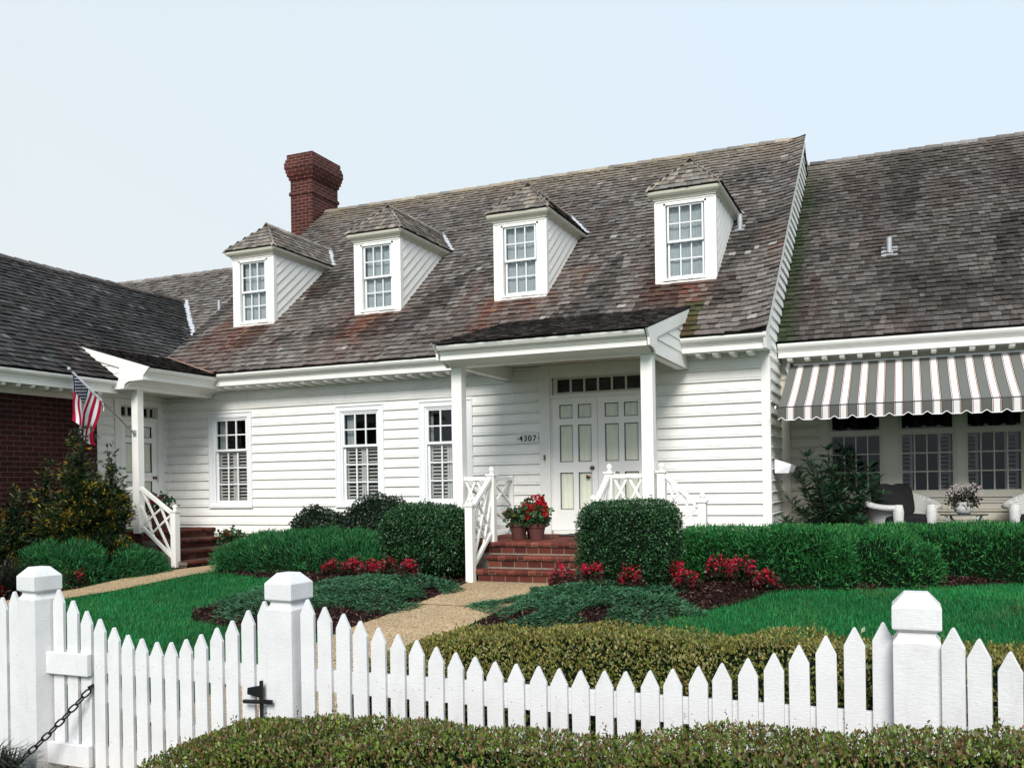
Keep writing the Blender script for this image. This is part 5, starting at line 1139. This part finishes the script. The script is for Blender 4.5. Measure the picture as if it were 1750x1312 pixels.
d = Vector((math.cos(rt), math.sin(rt), 0)); nn = Vector((-d.y, d.x, 0))
for z0 in (.185, -.30): mb = MB(); a = Vector(og) + nn * .042 + Vector((0, 0, z0 + .06)); mb.bar(a, a + d * 1.05, .036, .12); mb.build('rail', M['fence'], fence, bevel=.002)
fence2 = thing('picket_fence', 'end of white picket fence with its square post left of the gate', 'fence', (-5.6, -8.9, -.45), 'white picket fence runs')
gpost(-5.058, -8.905, R(-8), fence2)
for i, z in enumerate((.66, .62, .585, .555, .53, .51, .49)): picket(-5.30 - i * .1125, z).build('picket', M['fence'], fence2, bevel=.002)
for z0, z1 in ((.185, .305), (-.30, -.18)): mb = MB(); mb.box(-6.2, -5.28, -8.877, -8.84, z0, z1); mb.build('rail', M['fence'], fence2, bevel=.002)
gate = thing('garden_gate', 'white picket gate with black latch between two square posts', 'gate', (-4.1, -8.9, -.45))
GT = [.685, .624, .559, .514, .472, .432, .413, .398, .406, .427, .460, .503, .548, .612, .672]
for i, z in enumerate(GT): picket(-4.905 + i * .1131, z).build('picket', M['fence'], gate, bevel=.002)
for z0, z1 in ((.18, .305), (-.385, -.27)): mb = MB(); mb.box(-4.95, -3.33, -8.877, -8.845, z0, z1); mb.build('rail', M['fence'], gate, bevel=.002)
mb = MB(); mb.bar((-4.88, -8.86, .15), (-3.42, -8.86, -.24), .03, .10); mb.build('brace', M['fence'], gate)
for z0, z1 in ((.165, .30), (-.395, -.262)): mb = MB(); mb.box(-4.975, -4.625, -8.938, -8.902, z0, z1); mb.build('batten', M['fence'], gate, bevel=.004)
mb = MB(); mb.box(-3.318, -3.300, -8.951, -8.936, -.07, .235); mb.tube([(-3.43, -8.945, .112), (-3.30, -8.96, .122)], .012, 10); mb.box(-3.304, -3.225, -8.966, -8.952, .113, .137); mb.hexa([(-3.41, -8.943, .152), (-3.319, -8.943, .137), (-3.319, -8.92, .137), (-3.41, -8.92, .152)], [(-3.407, -8.943, .188), (-3.319, -8.943, .206), (-3.319, -8.92, .206), (-3.407, -8.92, .188)]); mb.build('latch', M['iron'], gate, bevel=.002)
# chain
ch = thing('chain', 'rusty black chain hanging slantwise from the gate to the plants', 'chain', (-4.9, -9.0, -.2)); A, B = Vector((-4.62, -8.925, .085)), Vector((-5.13, -9.32, -.50)); n = 17
for k in range(n):
    t0 = (k + .5) / n; sag = Vector((0, 0, -.045 * math.sin(math.pi * t0))); p = A.lerp(B, t0) + sag; d = (B - A).normalized(); s1 = d.cross(Vector((0, 0, 1))).normalized(); s2 = s1.cross(d); ln = (B - A).length / n * .74; ww = .0165
    ax = (s1 * .9 + s2 * .45).normalized() if k % 2 else (s2 * .9 - s1 * .45).normalized(); pts = []
    for q in range(15): a = q / 14 * 2 * math.pi; e = math.cos(a); pts.append(p + d * (ln * .5 * e + .012 * (1 if e > 0 else -1) * abs(e) ** .3) + ax * ww * math.sin(a))
    mb = MB(); mb.tube(pts, .0058, 7, cap=False); mb.build('link', M['iron'], ch, smooth=True)
mb = MB(); mb.tube([A + Vector((0, .03, .02)), A + Vector((0, -.005, .012))], .012, 8); mb.build('hook', M['iron'], ch)

# ------------------------------------------------------------------ grassy tufts
def tuft(x, y, r, h, n, label, cols, wts, name='grass_tuft', wd_=.006):
    z = zg(y); t = thing(name, label, 'ornamental grass', (x, y, z)); a = RNG.uniform(0, 6.28, n); q = np.sqrt(RNG.random(n)) * r * .5; P0 = np.stack([x + q * np.cos(a), y + q * np.sin(a), np.full(n, z)], 1); out = np.stack([np.cos(a), np.sin(a), 0 * a], 1)
    H = RNG.uniform(.5, 1, n) * h; b = RNG.uniform(.2, 1, n) * r; P1 = P0 + out * (b * .45)[:, None] + np.array([0, 0, 1]) * (H * .8)[:, None]; P2 = P0 + out * b[:, None] * 1.1 + np.array([0, 0, 1]) * (H * RNG.uniform(.55, 1.05, n))[:, None]
    S = np.stack([-np.sin(a), np.cos(a), 0 * a], 1) * wd_; V = np.concatenate([np.stack([P0 - S, P0 + S, P1 + S * .8, P1 - S * .8], 1), np.stack([P1 - S * .8, P1 + S * .8, P2 + S * .1, P2 - S * .1], 1)]); c = palette(n, cols, wts); o = quads('blades', V, np.concatenate([c, c]), M['leaf'], t); return t
LIR = [(.018, .03, .014), (.03, .05, .02), (.012, .014, .012), (.045, .03, .045)]
tuft(-11.3, -4.45, .5, .60, 500, 'dark purplish grass clump behind the left gate post', LIR, (3, 2, 3, 2)); tuft(-5.05, -9.30, .24, .31, 560, 'dark grassy clump at the foot of the left post, where the chain ends', LIR, (3, 2, 3, 1)); tuft(-4.74, -9.32, .15, .20, 240, 'thin dark grass below the gate beside the chain', LIR, (3, 2, 3, 1))
t = thing('weed', 'pale leafed sprig growing up between two pickets near the right post', 'weed', (-.19, -8.7, -.4)); mb = MB(); mb.tube([(-.18, -8.72, .2), (-.185, -8.73, .45), (-.20, -8.74, .62)], .003, 5); mb.build('stem', flat('weed_stem', (.10, .13, .04), .7), t)
P = np.array([(-.20, -8.74, .60), (-.198, -8.74, .62), (-.2, -8.74, .56), (-.195, -8.735, .52), (-.19, -8.73, .46), (-.19, -8.73, .42)]); D = unit(np.array([(-1, -.2, .5), (.5, -.1, .9), (.9, -.3, .2), (-.8, -.2, .1), (.9, -.2, .5), (-.7, -.3, .4)])); quads('foliage', leaves(P, D, np.array([.05, .035, .04, .045, .04, .04]), np.array([.026, .018, .02, .022, .02, .02]), np.tile([0, -1., .4], (6, 1))), palette(6, [(.35, .42, .28), (.25, .33, .16)], (1, 1), .15), M['leaf'], t)

# ------------------------------------------------------------------ camera, sky, sun
cam = bpy.data.cameras.new('camera'); co = bpy.data.objects.new('camera', cam); COL.objects.link(co)
yaw, roll = .40442, .01538; Fv = Vector((-math.sin(yaw), math.cos(yaw), 0)); Rv = Vector((math.cos(yaw), math.sin(yaw), 0)); Uv = Vector((0, 0, 1)); c, s = math.cos(roll), math.sin(roll)
X, Y = Rv * c - Uv * s, Rv * s + Uv * c; mw = Matrix((X, Y, -Fv)).transposed().to_4x4(); mw.translation = (0, -13.1, 1.3); co.matrix_world = mw
cam.sensor_width = 36; cam.lens = 36 * 1579 / 1750; cam.shift_y = (827.6 - 656) / 1750; cam.clip_end = 500; cam.clip_start = .05
scene.camera = co
w = bpy.data.worlds.new('World'); scene.world = w; w.use_nodes = True; nt = w.node_tree; bg = nt.nodes['Background']
SUN_EL, SUN_AZ = 37, 164      # azimuth clockwise from +Y
sk = N(nt, 'ShaderNodeTexSky'); sk.sky_type = 'NISHITA'; sk.sun_disc = False; sk.sun_elevation = R(SUN_EL); sk.sun_rotation = R(SUN_AZ); sk.dust_density = 4; sk.air_density = 1
tc = N(nt, 'ShaderNodeTexCoord'); dp = N(nt, 'ShaderNodeVectorMath', operation='DOT_PRODUCT'); dp.inputs[1].default_value = (-.75, .15, -.55)
nt.links.new(tc.outputs['Generated'], dp.inputs[0])
ov = ramp(nt, dp.outputs['Value'], [(.0, (8.2, 9.5, 10.6)), (.42, (8.6, 9.45, 9.9)), (.8, (9.3, 9.4, 9.3))])
cm = mix(nt, .90, sk.outputs[0], ov); nt.links.new(cm, bg.inputs[0]); bg.inputs[1].default_value = .0380
sl = bpy.data.lights.new('sun', 'SUN'); so = bpy.data.objects.new('sun', sl); COL.objects.link(so); sl.energy = 1.5; sl.angle = R(24); sl.color = (1, .96, .9)
el, az = R(SUN_EL), R(SUN_AZ); d = Vector((math.sin(az) * math.cos(el), math.cos(az) * math.cos(el), math.sin(el))); so.rotation_euler = d.to_track_quat('Z', 'Y').to_euler()
scene.view_settings.view_transform = 'Standard'; scene.view_settings.look = 'None'; scene.view_settings.gamma = 1; scene.view_settings.exposure = 1.38
scene.cycles.max_bounces = 6; scene.cycles.transparent_max_bounces = 8
